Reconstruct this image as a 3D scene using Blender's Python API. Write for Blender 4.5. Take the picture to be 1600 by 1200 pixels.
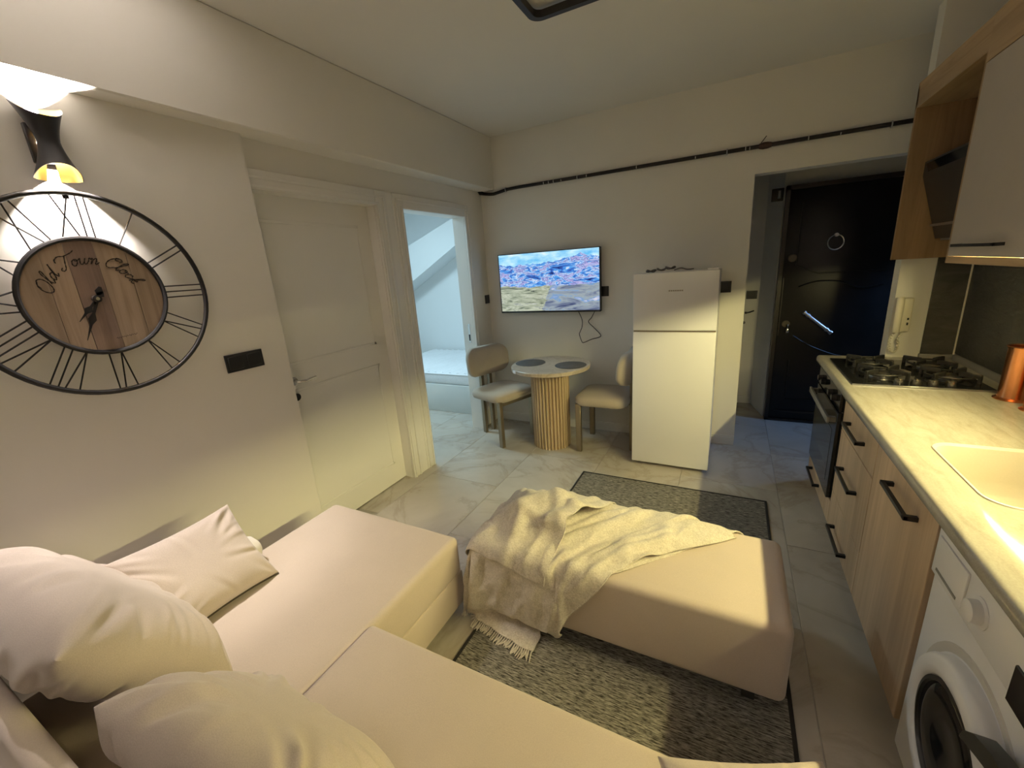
import bpy, bmesh, math, random
from mathutils import Vector, Matrix, noise
sc = bpy.context.scene
for o in list(bpy.data.objects): bpy.data.objects.remove(o)
COL = sc.collection
PI = math.pi

# ------------------------------------------------------------------ camera
FW = Vector((-0.45513939, 0.84908675, -0.26814142)).normalized()
UP = Vector((-0.06380999, 0.26926357, 0.96095027)).normalized()
RT = FW.cross(UP).normalized(); UP = RT.cross(FW).normalized()
cd = bpy.data.cameras.new('camera'); cam = bpy.data.objects.new('camera', cd); COL.objects.link(cam)
R3 = Matrix((RT, UP, -FW)).transposed()
cam.matrix_world = Matrix.Translation((0, 0, 1.5453)) @ R3.to_4x4()
cd.sensor_width = 36.0; cd.sensor_fit = 'HORIZONTAL'; cd.lens = 36.0*651.0086/1600.0; cd.clip_start = .02
sc.camera = cam
# ------------------------------------------------------------------ world (night outside) and exposure
w = bpy.data.worlds.new('world'); sc.world = w; w.use_nodes = True
w.node_tree.nodes['Background'].inputs[0].default_value = (.02, .025, .035, 1)
w.node_tree.nodes['Background'].inputs[1].default_value = .3
vs = sc.view_settings
vs.view_transform = 'Standard'; vs.look = 'None'; vs.exposure = 0.0; vs.gamma = 1.0; vs.use_curve_mapping = False
sc.cycles.max_bounces = 8; sc.cycles.diffuse_bounces = 5; sc.cycles.glossy_bounces = 3
sc.cycles.caustics_reflective = False; sc.cycles.caustics_refractive = False
sc.cycles.sample_clamp_indirect = 6.0
# ------------------------------------------------------------------ lamp powers
P_SCONCE = 218.0        # bulb inside every hourglass wall sconce
P_LED = 48.0          # emission of the strip under the wall cabinets
P_BED = 36.0          # cool ceiling lamp of the bedroom
P_BATH = 48.0         # cool lamp of the room beside the entrance hall
WARM = (1.0, .90, .84); LEDC = (1.0, .87, .38); COOL = (.60, .86, 1.0); BLUE = (.24, .48, 1.0)

def lamp(name, kind, loc, power, color, size=.05, rot=None, **kw):
    l = bpy.data.lights.new(name, kind); l.energy = power; l.color = color
    if kind == 'AREA':
        l.shape = 'RECTANGLE'; l.size = size[0]; l.size_y = size[1]
    else: l.shadow_soft_size = size
    for k, v in kw.items(): setattr(l, k, v)
    o = bpy.data.objects.new(name, l); COL.objects.link(o); o.location = loc
    if rot: o.rotation_euler = rot
    return o
lamp('bedroom_lamp', 'AREA', (-3.3, 3.2, 2.48), P_BED, COOL, (.5, .5))
lamp('bathroom_lamp', 'SPOT', (1.85, 4.08, 1.75), P_BATH, BLUE, .12, (0, math.radians(35), 0), spot_size=math.radians(62), spot_blend=.4)

# ------------------------------------------------------------------ materials
def newmat(name):
    m = bpy.data.materials.new(name); m.use_nodes = True
    nt = m.node_tree; b = nt.nodes['Principled BSDF']; return m, nt, b
def nd(nt, t, **kw):
    n = nt.nodes.new(t)
    for k, v in kw.items():
        if k in ('x',): continue
        setattr(n, k, v)
    return n
def ramp(nt, fac, stops):
    r = nd(nt, 'ShaderNodeValToRGB'); e = r.color_ramp.elements
    while len(e) < len(stops): e.new(.5)
    for i, (p, c) in enumerate(stops):
        e[i].position = p; e[i].color = (*c, 1) if len(c) == 3 else c
    nt.links.new(fac, r.inputs[0]); return r.outputs[0]
def coords(nt, scale=(1, 1, 1), kind='Object', rot=(0, 0, 0), loc=(0, 0, 0)):
    mp = nd(nt, 'ShaderNodeMapping'); mp.inputs['Scale'].default_value = scale
    mp.inputs['Rotation'].default_value = rot; mp.inputs['Location'].default_value = loc
    if kind == 'World':
        g = nd(nt, 'ShaderNodeNewGeometry'); nt.links.new(g.outputs['Position'], mp.inputs[0])
    else:
        tc = nd(nt, 'ShaderNodeTexCoord'); nt.links.new(tc.outputs[kind], mp.inputs[0])
    return mp.outputs[0]
def noi(nt, vec, scale, detail=3, rough=.5, dist=0):
    n = nd(nt, 'ShaderNodeTexNoise'); n.inputs['Scale'].default_value = scale; n.inputs['Detail'].default_value = detail
    n.inputs['Roughness'].default_value = rough; n.inputs['Distortion'].default_value = dist
    nt.links.new(vec, n.inputs['Vector']); return n.outputs['Fac']
def bump(nt, b, h, strength, dist=.002):
    n = nd(nt, 'ShaderNodeBump'); n.inputs['Strength'].default_value = strength; n.inputs['Distance'].default_value = dist
    nt.links.new(h, n.inputs['Height']); nt.links.new(n.outputs[0], b.inputs['Normal'])
def mixc(nt, fac, a, c, mode='MIX'):
    n = nd(nt, 'ShaderNodeMix', data_type='RGBA', blend_type=mode)
    for s, v in ((0, fac), (6, a), (7, c)):
        if isinstance(v, (int, float)): n.inputs[s].default_value = v
        elif isinstance(v, (tuple, list)): n.inputs[s].default_value = (*v, 1)
        else: nt.links.new(v, n.inputs[s])
    return n.outputs[2]
def plain(name, c, rough=.5, metal=0, var=.06, scale=12, bmp=0, bscale=60, spec=.5):
    m, nt, b = newmat(name)
    v = coords(nt); f = noi(nt, v, scale)
    nt.links.new(ramp(nt, f, [(.3, tuple(x*(1-var) for x in c)), (.7, tuple(min(1, x*(1+var)) for x in c))]), b.inputs['Base Color'])
    b.inputs['Roughness'].default_value = rough; b.inputs['Metallic'].default_value = metal
    b.inputs['Specular IOR Level'].default_value = spec
    if bmp: bump(nt, b, noi(nt, v, bscale, 4), bmp)
    return m
def wood(name, c1, c2, axis, rough=.5, sc_=1.0, bmp=.1):
    m, nt, b = newmat(name)
    s = [22*sc_]*3; s[axis] = 1.1*sc_
    v = coords(nt, tuple(s)); f = noi(nt, v, 1.0, 5, .6, 1.2)
    s2 = [5*sc_]*3; s2[axis] = .5*sc_
    f2 = noi(nt, coords(nt, tuple(s2)), 1.0, 2, .5, .6)
    a = ramp(nt, f, [(.25, c2), (.55, c1), (.8, tuple(min(1, x*1.12) for x in c1))])
    k = ramp(nt, f2, [(.3, (.72, .72, .72)), (.7, (1.06, 1.06, 1.06))])
    nt.links.new(mixc(nt, 1.0, a, k, 'MULTIPLY'), b.inputs['Base Color'])
    b.inputs['Roughness'].default_value = rough
    if bmp: bump(nt, b, f, bmp, .001)
    return m
def fabric(name, c, scale=320, bmp=.25, var=.10, rough=.95, sheen=.25, big=4):
    m, nt, b = newmat(name)
    v = coords(nt)
    f = noi(nt, v, scale, 2, .6); g = noi(nt, v, big, 3)
    a = ramp(nt, f, [(.3, tuple(x*(1-var) for x in c)), (.7, tuple(min(1, x*(1+var*.6)) for x in c))])
    k = ramp(nt, g, [(.3, (.95, .95, .95)), (.7, (1.03, 1.03, 1.03))])
    nt.links.new(mixc(nt, 1.0, a, k, 'MULTIPLY'), b.inputs['Base Color'])
    b.inputs['Roughness'].default_value = rough; b.inputs['Sheen Weight'].default_value = sheen
    b.inputs['Specular IOR Level'].default_value = .2
    bump(nt, b, f, bmp, .0015)
    return m
def emit(name, c, s):
    m, nt, b = newmat(name)
    b.inputs['Base Color'].default_value = (*c, 1)
    b.inputs['Emission Color'].default_value = (*c, 1); b.inputs['Emission Strength'].default_value = s
    return m

M = {}
M['wall'] = plain('wall_paint', (.83, .805, .745), .85, var=.015, scale=2.5, bmp=.05, bscale=140)
M['dark_wall'] = plain('dark_unseen_wall', (.16, .135, .11), .9, var=.03, scale=3)  # unseen wall behind the camera, made dark to cut bounced light
M['ceiling'] = plain('ceiling_paint', (.82, .80, .765), .9, var=.012, scale=2, bmp=.03, bscale=120)
M['white_wood'] = plain('painted_white_door', (.85, .835, .79), .38, var=.012, scale=3)
M['bed_wall'] = plain('bedroom_paint', (.74, .76, .76), .85, var=.01, scale=2)
M['white_metal'] = plain('white_enamel', (.84, .84, .88), .32, var=.01, scale=3)
M['black'] = plain('matt_black_metal', (.012, .011, .012), .42, var=.2)
M['black_gloss'] = plain('black_glass', (.012, .012, .013), .07, var=.1)
M['black_plastic'] = plain('black_plastic', (.014, .014, .016), .35, var=.1)
M['chrome'] = plain('chrome', (.72, .71, .70), .18, 1.0, var=.03)
M['steel'] = plain('brushed_steel', (.45, .45, .46), .3, 1.0, var=.08, scale=60)
M['dim_metal'] = plain('tarnished_metal', (.10, .085, .065), .45, .7, var=.1)
M['oak'] = wood('light_oak', (.62, .455, .30), (.49, .345, .215), 2, .5)
M['oak_h'] = wood('light_oak_flat', (.50, .345, .20), (.36, .235, .125), 1, .5)
M['oak_dark'] = wood('shelf_oak', (.42, .27, .145), (.30, .185, .09), 2, .55)
M['counter'] = None
M['sofa'] = fabric('sofa_linen', (.55, .465, .39), 420, .2, .07, .95, .3)
M['cushion'] = fabric('cushion_linen', (.52, .445, .385), 380, .3, .09, .95, .3)
M['chair_fabric'] = fabric('chair_fabric', (.44, .385, .315), 300, .3, .1)
M['brass'] = plain('taupe_metal', (.30, .25, .18), .38, .85, var=.08)
M['gold'] = plain('gold_leaf', (.95, .62, .16), .28, 1.0, var=.05)
M['copper'] = plain('copper', (.80, .33, .15), .22, 1.0, var=.06)
M['placemat'] = plain('grey_placemat', (.085, .082, .078), .6, var=.15, scale=90)
M['pipe'] = plain('rusty_black_pipe', (.018, .013, .011), .5, .2, var=.4, scale=14)
M['fleck'] = plain('paint_fleck', (.7, .68, .62), .8)
M['sink'] = plain('cream_composite', (.62, .575, .49), .35, var=.02, scale=200)
M['tile_dark'] = None
M['ivory'] = plain('ivory_plastic', (.74, .69, .57), .4, var=.02)
M['grey_plastic'] = plain('grey_plastic', (.22, .215, .205), .35, var=.05)
M['mattress'] = fabric('mattress_ticking', (.78, .80, .82), 90, .4, .06)
M['grout'] = plain('pale_grout', (.40, .37, .335), .9)
M['rubber'] = plain('dark_rubber', (.02, .02, .02), .8)
M['led_body'] = plain('aluminium_profile', (.6, .6, .6), .4, .8)

def mk_marble():
    m, nt, b = newmat('marble_tile')
    g = nd(nt, 'ShaderNodeNewGeometry'); oi = nd(nt, 'ShaderNodeObjectInfo')
    add = nd(nt, 'ShaderNodeVectorMath', operation='MULTIPLY_ADD')
    add.inputs[1].default_value = (1, 1, 1)
    sca = nd(nt, 'ShaderNodeVectorMath', operation='SCALE'); sca.inputs['Scale'].default_value = 9.0
    nt.links.new(oi.outputs['Random'], sca.inputs[0]); nt.links.new(g.outputs['Position'], add.inputs[0])
    nt.links.new(sca.outputs[0], add.inputs[2])
    v = add.outputs[0]
    big = noi(nt, v, 1.5, 6, .55, 1.0); vein = noi(nt, v, 1.1, 7, .58, 2.0)
    base = ramp(nt, big, [(.3, (.42, .385, .335)), (.5, (.50, .465, .41)), (.72, (.56, .53, .475))])
    vm = ramp(nt, vein, [(.44, (1, 1, 1)), (.49, (.74, .68, .60)), (.515, (.95, .93, .9)), (.56, (1, 1, 1))])
    nt.links.new(mixc(nt, .55, base, vm, 'MULTIPLY'), b.inputs['Base Color'])
    r = ramp(nt, noi(nt, v, 5, 3), [(.3, (.10, .10, .10)), (.7, (.19, .19, .19))]); nt.links.new(r, b.inputs['Roughness']); b.inputs['Specular IOR Level'].default_value = .4
    return m
M['marble'] = mk_marble()
def mk_counter():
    m, nt, b = newmat('travertine_worktop')
    f = noi(nt, coords(nt, (14, 3.2, 14)), 2.0, 6, .62, .8); h = noi(nt, coords(nt), 260, 2)
    a = ramp(nt, f, [(.3, (.33, .305, .255)), (.5, (.40, .375, .32)), (.72, (.445, .42, .365))])
    k = ramp(nt, h, [(.35, (.92, .92, .92)), (.65, (1.03, 1.03, 1.03))])
    nt.links.new(mixc(nt, 1, a, k, 'MULTIPLY'), b.inputs['Base Color']); b.inputs['Roughness'].default_value = .11
    return m
M['counter'] = mk_counter()
def mk_slate():
    m, nt, b = newmat('slate_tile')
    v = coords(nt, (1, 1, 2.2), 'World'); f = noi(nt, v, 5, 7, .6, 1.8); g = noi(nt, v, 16, 6, .6, 1.0)
    nt.links.new(ramp(nt, f, [(.3, (.030, .031, .030)), (.7, (.075, .074, .068))]), b.inputs['Base Color'])
    b.inputs['Roughness'].default_value = .38; bump(nt, b, g, .55, .006)
    return m
M['tile_dark'] = mk_slate()
def mk_rug():
    m, nt, b = newmat('flatweave_rug')
    v = coords(nt, (30, 210, 1)); f = noi(nt, v, 1.0, 3, .7)
    v2 = coords(nt, (9, 60, 1)); g = noi(nt, v2, 1.0, 3, .6)
    a = ramp(nt, f, [(.38, (.035, .033, .028)), (.47, (.16, .15, .13)), (.62, (.33, .315, .28))])
    k = ramp(nt, g, [(.3, (.75, .75, .75)), (.7, (1.15, 1.15, 1.12))])
    nt.links.new(mixc(nt, 1, a, k, 'MULTIPLY'), b.inputs['Base Color']); b.inputs['Roughness'].default_value = .95
    b.inputs['Specular IOR Level'].default_value = .1
    bump(nt, b, f, .6, .003); return m
M['rug'] = mk_rug()
def mk_throw():
    m, nt, b = newmat('woven_throw')
    v = coords(nt, (1, 1, 1)); f = noi(nt, v, 170, 3, .75); g = noi(nt, v, 38, 4, .7)
    a = ramp(nt, f, [(.30, (.50, .44, .35)), (.5, (.66, .60, .50)), (.70, (.77, .72, .63))])
    k = ramp(nt, g, [(.3, (.86, .86, .86)), (.7, (1.08, 1.08, 1.08))])
    nt.links.new(mixc(nt, 1, a, k, 'MULTIPLY'), b.inputs['Base Color']); b.inputs['Roughness'].default_value = .97
    b.inputs['Sheen Weight'].default_value = .3; b.inputs['Specular IOR Level'].default_value = .1
    bump(nt, b, f, .7, .004); return m
M['throw'] = mk_throw()
def mk_screen():                                # picture of bare mountain ridges under a pale sky, screen is in the local XZ plane
    m, nt, b = newmat('tv_picture')
    tc = nd(nt, 'ShaderNodeTexCoord'); sp = nd(nt, 'ShaderNodeSeparateXYZ'); nt.links.new(tc.outputs['Object'], sp.inputs[0])
    def math_(op, a, c):
        n = nd(nt, 'ShaderNodeMath', operation=op)
        for i, v in enumerate((a, c)):
            if isinstance(v, (int, float)): n.inputs[i].default_value = v
            else: nt.links.new(v, n.inputs[i])
        return n.outputs[0]
    x, z = sp.outputs[0], sp.outputs[2]
    p = coords(nt, (1, 1, 1))
    sky = ramp(nt, noi(nt, coords(nt, (3, 1, 9)), 1.6, 5, .6), [(.35, (.10, .48, .86)), (.55, (.45, .78, .95)), (.68, (.86, .94, 1.0))])
    rid1 = noi(nt, coords(nt, (7, 1, 26), rot=(0, .62, 0)), 1.0, 6, .60, 1.3)
    rid2 = noi(nt, coords(nt, (7, 1, 26), rot=(0, -.70, 0), loc=(2, 0, 5)), 1.0, 6, .60, 1.3)
    stops = [(.30, (.008, .02, .12)), (.40, (.04, .13, .55)), (.48, (.09, .38, .84)), (.52, (.70, .78, .93)), (.555, (.07, .14, .50)), (.63, (.52, .46, .76)), (.72, (.16, .46, .90))]
    pick = math_('GREATER_THAN', noi(nt, coords(nt, (4, 1, 5), loc=(1, 0, 9)), 1.0, 2, .5), .5)
    mount = mixc(nt, pick, ramp(nt, rid1, stops), ramp(nt, rid2, stops))
    gr = noi(nt, coords(nt, (4, 1, 24), rot=(0, -.42, 0)), 1.0, 6, .62, 1.6)
    grass = ramp(nt, gr, [(.34, (.05, .065, .06)), (.42, (.27, .31, .22)), (.52, (.46, .50, .38)), (.58, (.56, .60, .48)), (.61, (.10, .12, .14)), (.68, (.80, .82, .78))])
    gr2 = noi(nt, coords(nt, (3, 1, 13), rot=(0, .5, 0), loc=(3, 0, 1)), 1.0, 5, .58, 1.6)
    grass2 = ramp(nt, gr2, [(.34, (.05, .07, .17)), (.45, (.22, .27, .36)), (.54, (.34, .40, .42)), (.60, (.14, .30, .60)), (.70, (.80, .74, .78))])
    wob = noi(nt, coords(nt, (5, 1, 1)), 1.0, 5, .6)
    hor = math_('ADD', math_('MULTIPLY', wob, .16), math_('MULTIPLY', x, .05))
    m1 = math_('GREATER_THAN', z, math_('ADD', hor, .098))
    wob2 = noi(nt, coords(nt, (3.2, 1, 1), loc=(7, 0, 0)), 1.0, 4, .6)
    m2 = math_('LESS_THAN', z, math_('ADD', math_('MULTIPLY', wob2, .10), -.085))
    side = math_('GREATER_THAN', math_('ADD', math_('ADD', x, math_('MULTIPLY', z, -.35)), math_('MULTIPLY', gr, .12)), .10)
    land = mixc(nt, m2, mount, mixc(nt, side, grass, grass2))
    col = mixc(nt, m1, land, sky)
    b.inputs['Base Color'].default_value = (0, 0, 0, 1); b.inputs['Roughness'].default_value = .2
    nt.links.new(col, b.inputs['Emission Color']); b.inputs['Emission Strength'].default_value = 1.05
    return m
M['screen'] = mk_screen()

# ------------------------------------------------------------------ mesh helpers
class B:
    def __init__(s): s.V = []; s.F = []
    def add(s, V, F):
        n = len(s.V); s.V += [tuple(v) for v in V]; s.F += [tuple(i+n for i in f) for f in F]; return s
    def box(s, x0, x1, y0, y1, z0, z1, bev=0, seg=2, mat=None):
        bm = bmesh.new(); bmesh.ops.create_cube(bm, size=1)
        for v in bm.verts:
            v.co = Vector(((x0+x1)/2+v.co.x*(x1-x0), (y0+y1)/2+v.co.y*(y1-y0), (z0+z1)/2+v.co.z*(z1-z0)))
        if bev: bmesh.ops.bevel(bm, geom=bm.edges[:], offset=bev, segments=seg, profile=.5, affect='EDGES')
        if mat is not None: bm.transform(mat)
        bm.verts.index_update(); s.add([v.co for v in bm.verts], [[v.index for v in f.verts] for f in bm.faces]); bm.free(); return s
    def cyl(s, p0, p1, r0, r1=None, n=16, caps=True):
        r1 = r0 if r1 is None else r1
        p0, p1 = Vector(p0), Vector(p1); d = (p1-p0).normalized()
        a = d.orthogonal().normalized(); c = d.cross(a)
        V = []
        for p, r in ((p0, r0), (p1, r1)):
            for i in range(n):
                t = 2*PI*i/n; V.append(p+a*(r*math.cos(t))+c*(r*math.sin(t)))
        F = [(i, (i+1) % n, n+(i+1) % n, n+i) for i in range(n)]
        if caps: F += [tuple(range(n-1, -1, -1)), tuple(range(n, 2*n))]
        return s.add(V, F)
    def tube(s, pts, r, n=8, closed=False, caps=True):
        P = [Vector(p) for p in pts]; N = len(P); V = []; prev = None
        for i in range(N):
            if closed: t = P[(i+1) % N]-P[i-1]
            else: t = P[min(i+1, N-1)]-P[max(i-1, 0)]
            t.normalize()
            a = t.orthogonal().normalized() if prev is None else (prev-t*prev.dot(t)).normalized()
            prev = a; c = t.cross(a); rr = r[i] if isinstance(r, (list, tuple)) else r
            for k in range(n):
                q = 2*PI*k/n; V.append(P[i]+a*(rr*math.cos(q))+c*(rr*math.sin(q)))
        F = []
        for i in range(N if closed else N-1):
            j = (i+1) % N
            for k in range(n): F.append((i*n+k, i*n+(k+1) % n, j*n+(k+1) % n, j*n+k))
        if caps and not closed: F += [tuple(range(n-1, -1, -1)), tuple(range((N-1)*n, N*n))]
        return s.add(V, F)
    def lathe(s, prof, c=(0, 0, 0), n=32, mat=None):
        V = []; F = []; c = Vector(c); m = len(prof)
        for i in range(n):
            t = 2*PI*i/n
            for r, z in prof: V.append(c+Vector((r*math.cos(t), r*math.sin(t), z)))
        for i in range(n):
            j = (i+1) % n
            for k in range(m-1): F.append((i*m+k, j*m+k, j*m+k+1, i*m+k+1))
        if mat is not None: V = [mat @ v for v in V]
        return s.add(V, F)
    def prism(s, poly, a0, a1, axis):            # poly: 2-D points in the two other axes, in order x,y,z without `axis`
        n = len(poly); V = []
        for a in (a0, a1):
            for p in poly:
                q = list(p); q.insert(axis, a); V.append(q)
        F = [(i, (i+1) % n, n+(i+1) % n, n+i) for i in range(n)] + [tuple(range(n-1, -1, -1)), tuple(range(n, 2*n))]
        return s.add(V, F)
    def xf(s, mat):
        s.V = [tuple(mat @ Vector(v)) for v in s.V]; return s

BASE = {}
def tag(o, label=None, cat=None, group=None, kind=None):
    if label: o['label'] = label
    if cat: o['category'] = cat
    if group: o['group'] = group
    if kind: o['kind'] = kind
    return o
def thing(name, label, cat, base=(0, 0, 0), group=None, kind=None):
    o = bpy.data.objects.new(name, None); COL.objects.link(o); o.location = base; o.empty_display_size = .1
    BASE[o.name] = Vector(base); return tag(o, label, cat, group, kind)
def mesh_of(name, b, mat, off=Vector((0, 0, 0)), smooth=40):
    me = bpy.data.meshes.new(name)
    me.from_pydata([tuple(Vector(v)-off) for v in b.V], [], b.F); me.validate()
    bm = bmesh.new(); bm.from_mesh(me); bmesh.ops.recalc_face_normals(bm, faces=bm.faces); bm.to_mesh(me); bm.free()
    for mm in (mat if isinstance(mat, (list, tuple)) else [mat]): me.materials.append(mm)
    if smooth:
        me.polygons.foreach_set('use_smooth', [True]*len(me.polygons)); me.set_sharp_from_angle(angle=math.radians(smooth))
    me.update(); return me
def mk(name, b, mat, parent=None, smooth=40, base=None, label=None, cat=None, group=None, kind=None):
    if isinstance(mat, str): mat = M[mat]
    off = BASE[parent.name] if parent is not None else Vector(base or (0, 0, 0))
    o = bpy.data.objects.new(name, mesh_of(name, b, mat, off, smooth)); COL.objects.link(o)
    if parent is not None: o.parent = parent; BASE[o.name] = off
    else: o.location = off; BASE[o.name] = off
    return tag(o, label, cat, group, kind)
def struct(name, b, mat, smooth=0, parent=None, label=None):
    o = mk(name, b, mat, parent, smooth)
    if parent is None: o['kind'] = 'structure'
    if label: o['label'] = label
    return o
def copy_tree(o, parent=None):
    c = o.copy(); COL.objects.link(c); c.parent = parent
    for ch in o.children: copy_tree(ch, c)
    return c
def bx(*a, **k): return B().box(*a, **k)
def catmull(P, k=6, closed=False):
    P = [Vector(p) for p in P]; out = []; N = len(P)
    for i in range(N if closed else N-1):
        if closed: a, b_, c, d = P[i-1], P[i], P[(i+1) % N], P[(i+2) % N]
        else: a, b_, c, d = P[max(i-1, 0)], P[i], P[i+1], P[min(i+2, N-1)]
        for j in range(k):
            t = j/k
            out.append(.5*((2*b_)+(c-a)*t+(2*a-5*b_+4*c-d)*t*t+(3*b_-a-3*c+d)*t**3))
    if not closed: out.append(P[-1])
    return out
def rrect(x0, x1, y0, y1, r, n=6):
    out = []
    for cx, cy, a in ((x1-r, y1-r, 0), (x0+r, y1-r, 90), (x0+r, y0+r, 180), (x1-r, y0+r, 270)):
        for i in range(n+1):
            t = math.radians(a+90*i/n); out.append((cx+r*math.cos(t), cy+r*math.sin(t)))
    return out
# ================================================================== the setting
XC_, XR, YB, YK, ZC = .509, 1.1525, 3.658, 3.21, 2.6778
XD, XL, YL, XB, ZB = -2.15, -2.10, 1.395, -2.003, 2.2394
YF = -1.75                                             # wall behind the camera
fl = struct('floor', bx(-4.7, 3.0, YF-.1, 5.1, -.12, -.003), 'grout')
tile = mesh_of('floor_tile', bx(-.2985, .2985, -.5985, .5985, -.01, 0, bev=.0012, seg=1), M['marble'], smooth=0)
for i in range(12):
    x = -4.75+.6*i; off = 0 if i % 2 else .6
    for j in range(7):
        y = -3.04+off+1.2*j
        if y-.6 > 5.0 or y+.6 < YF: continue
        if x < -2.1 and y+.6 < 1.9: continue
        if x > 1.3 and y+.6 < 3.3: continue
        t = bpy.data.objects.new('floor_tile', tile); COL.objects.link(t); t.parent = fl; t.location = (x, y, 0)
struct('ceiling', bx(XD-.1, XR+.15, YF-.1, YB+.12, ZC, ZC+.1), 'ceiling')
struct('wall_front', bx(XL-.1, XR+.15, YF-.12, YF, 0, ZC), 'dark_wall')
struct('wall_left', bx(XL-.16, XL, YF, YL, 0, ZC), 'wall')
struct('wall_right', bx(XR, XR+.12, YF, YK+.10, 0, ZC), 'wall')
struct('wall_kitchen_end', bx(.845, XR, YK, YK+.10, 0, ZC), 'wall')
struct('trim_1', bx(XD-.02, XB, YF, YB, ZB, ZC, bev=.006, seg=1), 'wall', label='deep boxed beam running along the top of the door wall')
# back wall with the opening to the entrance hall
bw = B().box(XD-.10, .0902, YB, YB+.12, 0, ZC).box(.0902, 1.32, YB, YB+.12, 2.06, ZC)
struct('wall_back', bw, 'wall')
# door wall: piers and lintels around the two openings (closed door, open bedroom door)
dw = B().box(XD-.11, XD, YL-.15, 1.34, 0, ZB).box(XD-.11, XD, 1.34, 2.285, 2.04, ZB)
dw.box(XD-.11, XD, 2.285, 2.503, 0, ZB).box(XD-.11, XD, 2.503, 3.345, 2.03, ZB).box(XD-.11, XD, 3.345, YB, 0, ZB)
struct('wall_doors', dw, 'wall')
# entrance hall
struct('wall_hall_back', bx(-.7, .245, 4.83, 4.93, 0, 2.55), 'wall')
struct('wall_hall_left', bx(-.8, -.7, YB+.12, 4.93, 0, 2.55), 'wall')
struct('wall_hall_return', B().prism([(.24, 4.83), (.335, 4.44), (.40, 4.46), (.36, 4.93), (.24, 4.93)], 0, 2.55, 2), 'wall')
struct('wall_hall_door', bx(.335, 1.5, 4.44, 4.55, 2.035, 2.55).box(1.25, 1.5, 4.44, 4.55, 0, 2.035), 'wall')
struct('wall_hall_right', bx(1.32, 1.42, YB, 3.70, 0, 2.55).box(1.32, 1.42, 3.70, 4.40, 2.05, 2.55).box(1.32, 1.42, 4.40, 4.46, 0, 2.55), 'wall')
struct('ceiling_hall', bx(-.8, 1.42, YB+.12, 4.93, 2.55, 2.62), 'ceiling')
struct('wall_bathroom', bx(2.6, 2.7, 3.3, 4.6, 0, 2.55).box(1.27, 2.7, 3.3, 3.4, 0, 2.55).box(1.42, 2.7, 4.6, 4.7, 0, 2.55), 'wall')
struct('ceiling_bathroom', bx(1.27, 2.7, 3.3, 4.7, 2.55, 2.62), 'ceiling')
# bedroom behind the open door
struct('wall_bedroom_back', bx(-4.7, XD-.11, 4.95, 5.05, 0, 2.62), 'bed_wall')
struct('wall_bedroom_left', bx(-4.75, -4.65, 1.9, 5.05, 0, 2.62), 'bed_wall')
struct('wall_bedroom_right', bx(XD-.12, XD-.02, YB+.12, 5.05, 0, 2.62), 'bed_wall')
struct('wall_bedroom_front', bx(-4.7, XD-.11, 1.85, 1.95, 0, 2.62), 'bed_wall')
struct('ceiling_bedroom', bx(-4.75, XD-.02, 1.85, 5.05, 2.62, 2.7), 'bed_wall')
struct('trim_2', B().prism([(-4.65, 1.06), (XD-.12, 2.34), (XD-.12, 2.50), (-4.65, 1.66)], 4.62, 4.95, 1), 'bed_wall', label='sloping boxed soffit crossing the bedroom wall')
# ---- baseboards
def skirting(name, x0, x1, y0, y1, h=.079, ax=1, sgn=-1):
    return struct(name, bx(x0, x1, y0, y1, 0, h-.012).box(x0+(.004 if ax == 0 and sgn < 0 else 0), x1-(.004 if ax == 0 and sgn > 0 else 0), y0+(.004 if ax == 1 else 0), y1, h-.012, h), 'white_wood')
skirting('baseboard_back', XD, .0902, YB-.014, YB)
skirting('baseboard_left', XL, XL+.014, YF, YL, ax=0, sgn=1)
skirting('baseboard_hall', -.7, .24, 4.816, 4.83)
# ---- closed white door
d1 = thing('door_1', 'closed white panel door with a slim lever handle beside the clock wall', None, (-2.2, 1.85, 0), kind='structure')
leaf = mk('leaf', bx(-2.26, -2.22, 1.372, 2.249, .008, 2.006), 'white_wood', d1)
for (y0, y1, z0, z1) in ((1.46, 2.15, .16, .95), (1.46, 2.15, 1.09, 1.88)):     # moulded panels, set proud of the leaf
    b = B()
    for a in ((y0, y1, z0, z0+.018), (y0, y1, z1-.018, z1), (y0, y0+.018, z0, z1), (y1-.018, y1, z0, z1)):
        b.box(-2.221, -2.2165, *a, bev=.002, seg=1)
    mk('panel_moulding', b, 'white_wood', leaf)
mk('jamb', bx(-2.26, -2.1505, 2.2511, 2.285, 0, 2.006).box(-2.26, -2.1505, 1.34, 1.37, 0, 2.006).box(-2.26, -2.1505, 1.34, 2.285, 2.0062, 2.04), 'white_wood', d1)
b = B().box(XD, -2.1295, 2.2511, 2.352, 0, 2.10, bev=.004).box(XD, -2.1297, 1.40, 2.251, 2.006, 2.10, bev=.004)
b.box(-2.1295, -2.122, 2.262, 2.276, 0, 2.02, bev=.003).box(-2.1295, -2.122, 2.315, 2.329, 0, 2.07, bev=.003).box(-2.1295, -2.122, 1.40, 2.329, 2.056, 2.07, bev=.003).box(-2.1295, -2.122, 1.40, 2.276, 2.012, 2.026, bev=.003)
mk('casing', b, 'white_wood', d1)
hb = B().cyl((-2.22, 1.475, 1.0), (-2.212, 1.475, 1.0), .024, n=20).tube([(-2.214, 1.475, 1.0), (-2.175, 1.475, 1.0), (-2.168, 1.485, 1.0), (-2.168, 1.53, .996), (-2.170, 1.59, 1.001)], .0085, 10)
mk('lever_handle', hb, 'chrome', d1, label='chrome lever handle')
mk('keyhole_rosette', B().cyl((-2.22, 1.475, .905), (-2.212, 1.475, .905), .022, n=20), 'black', d1)
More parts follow.
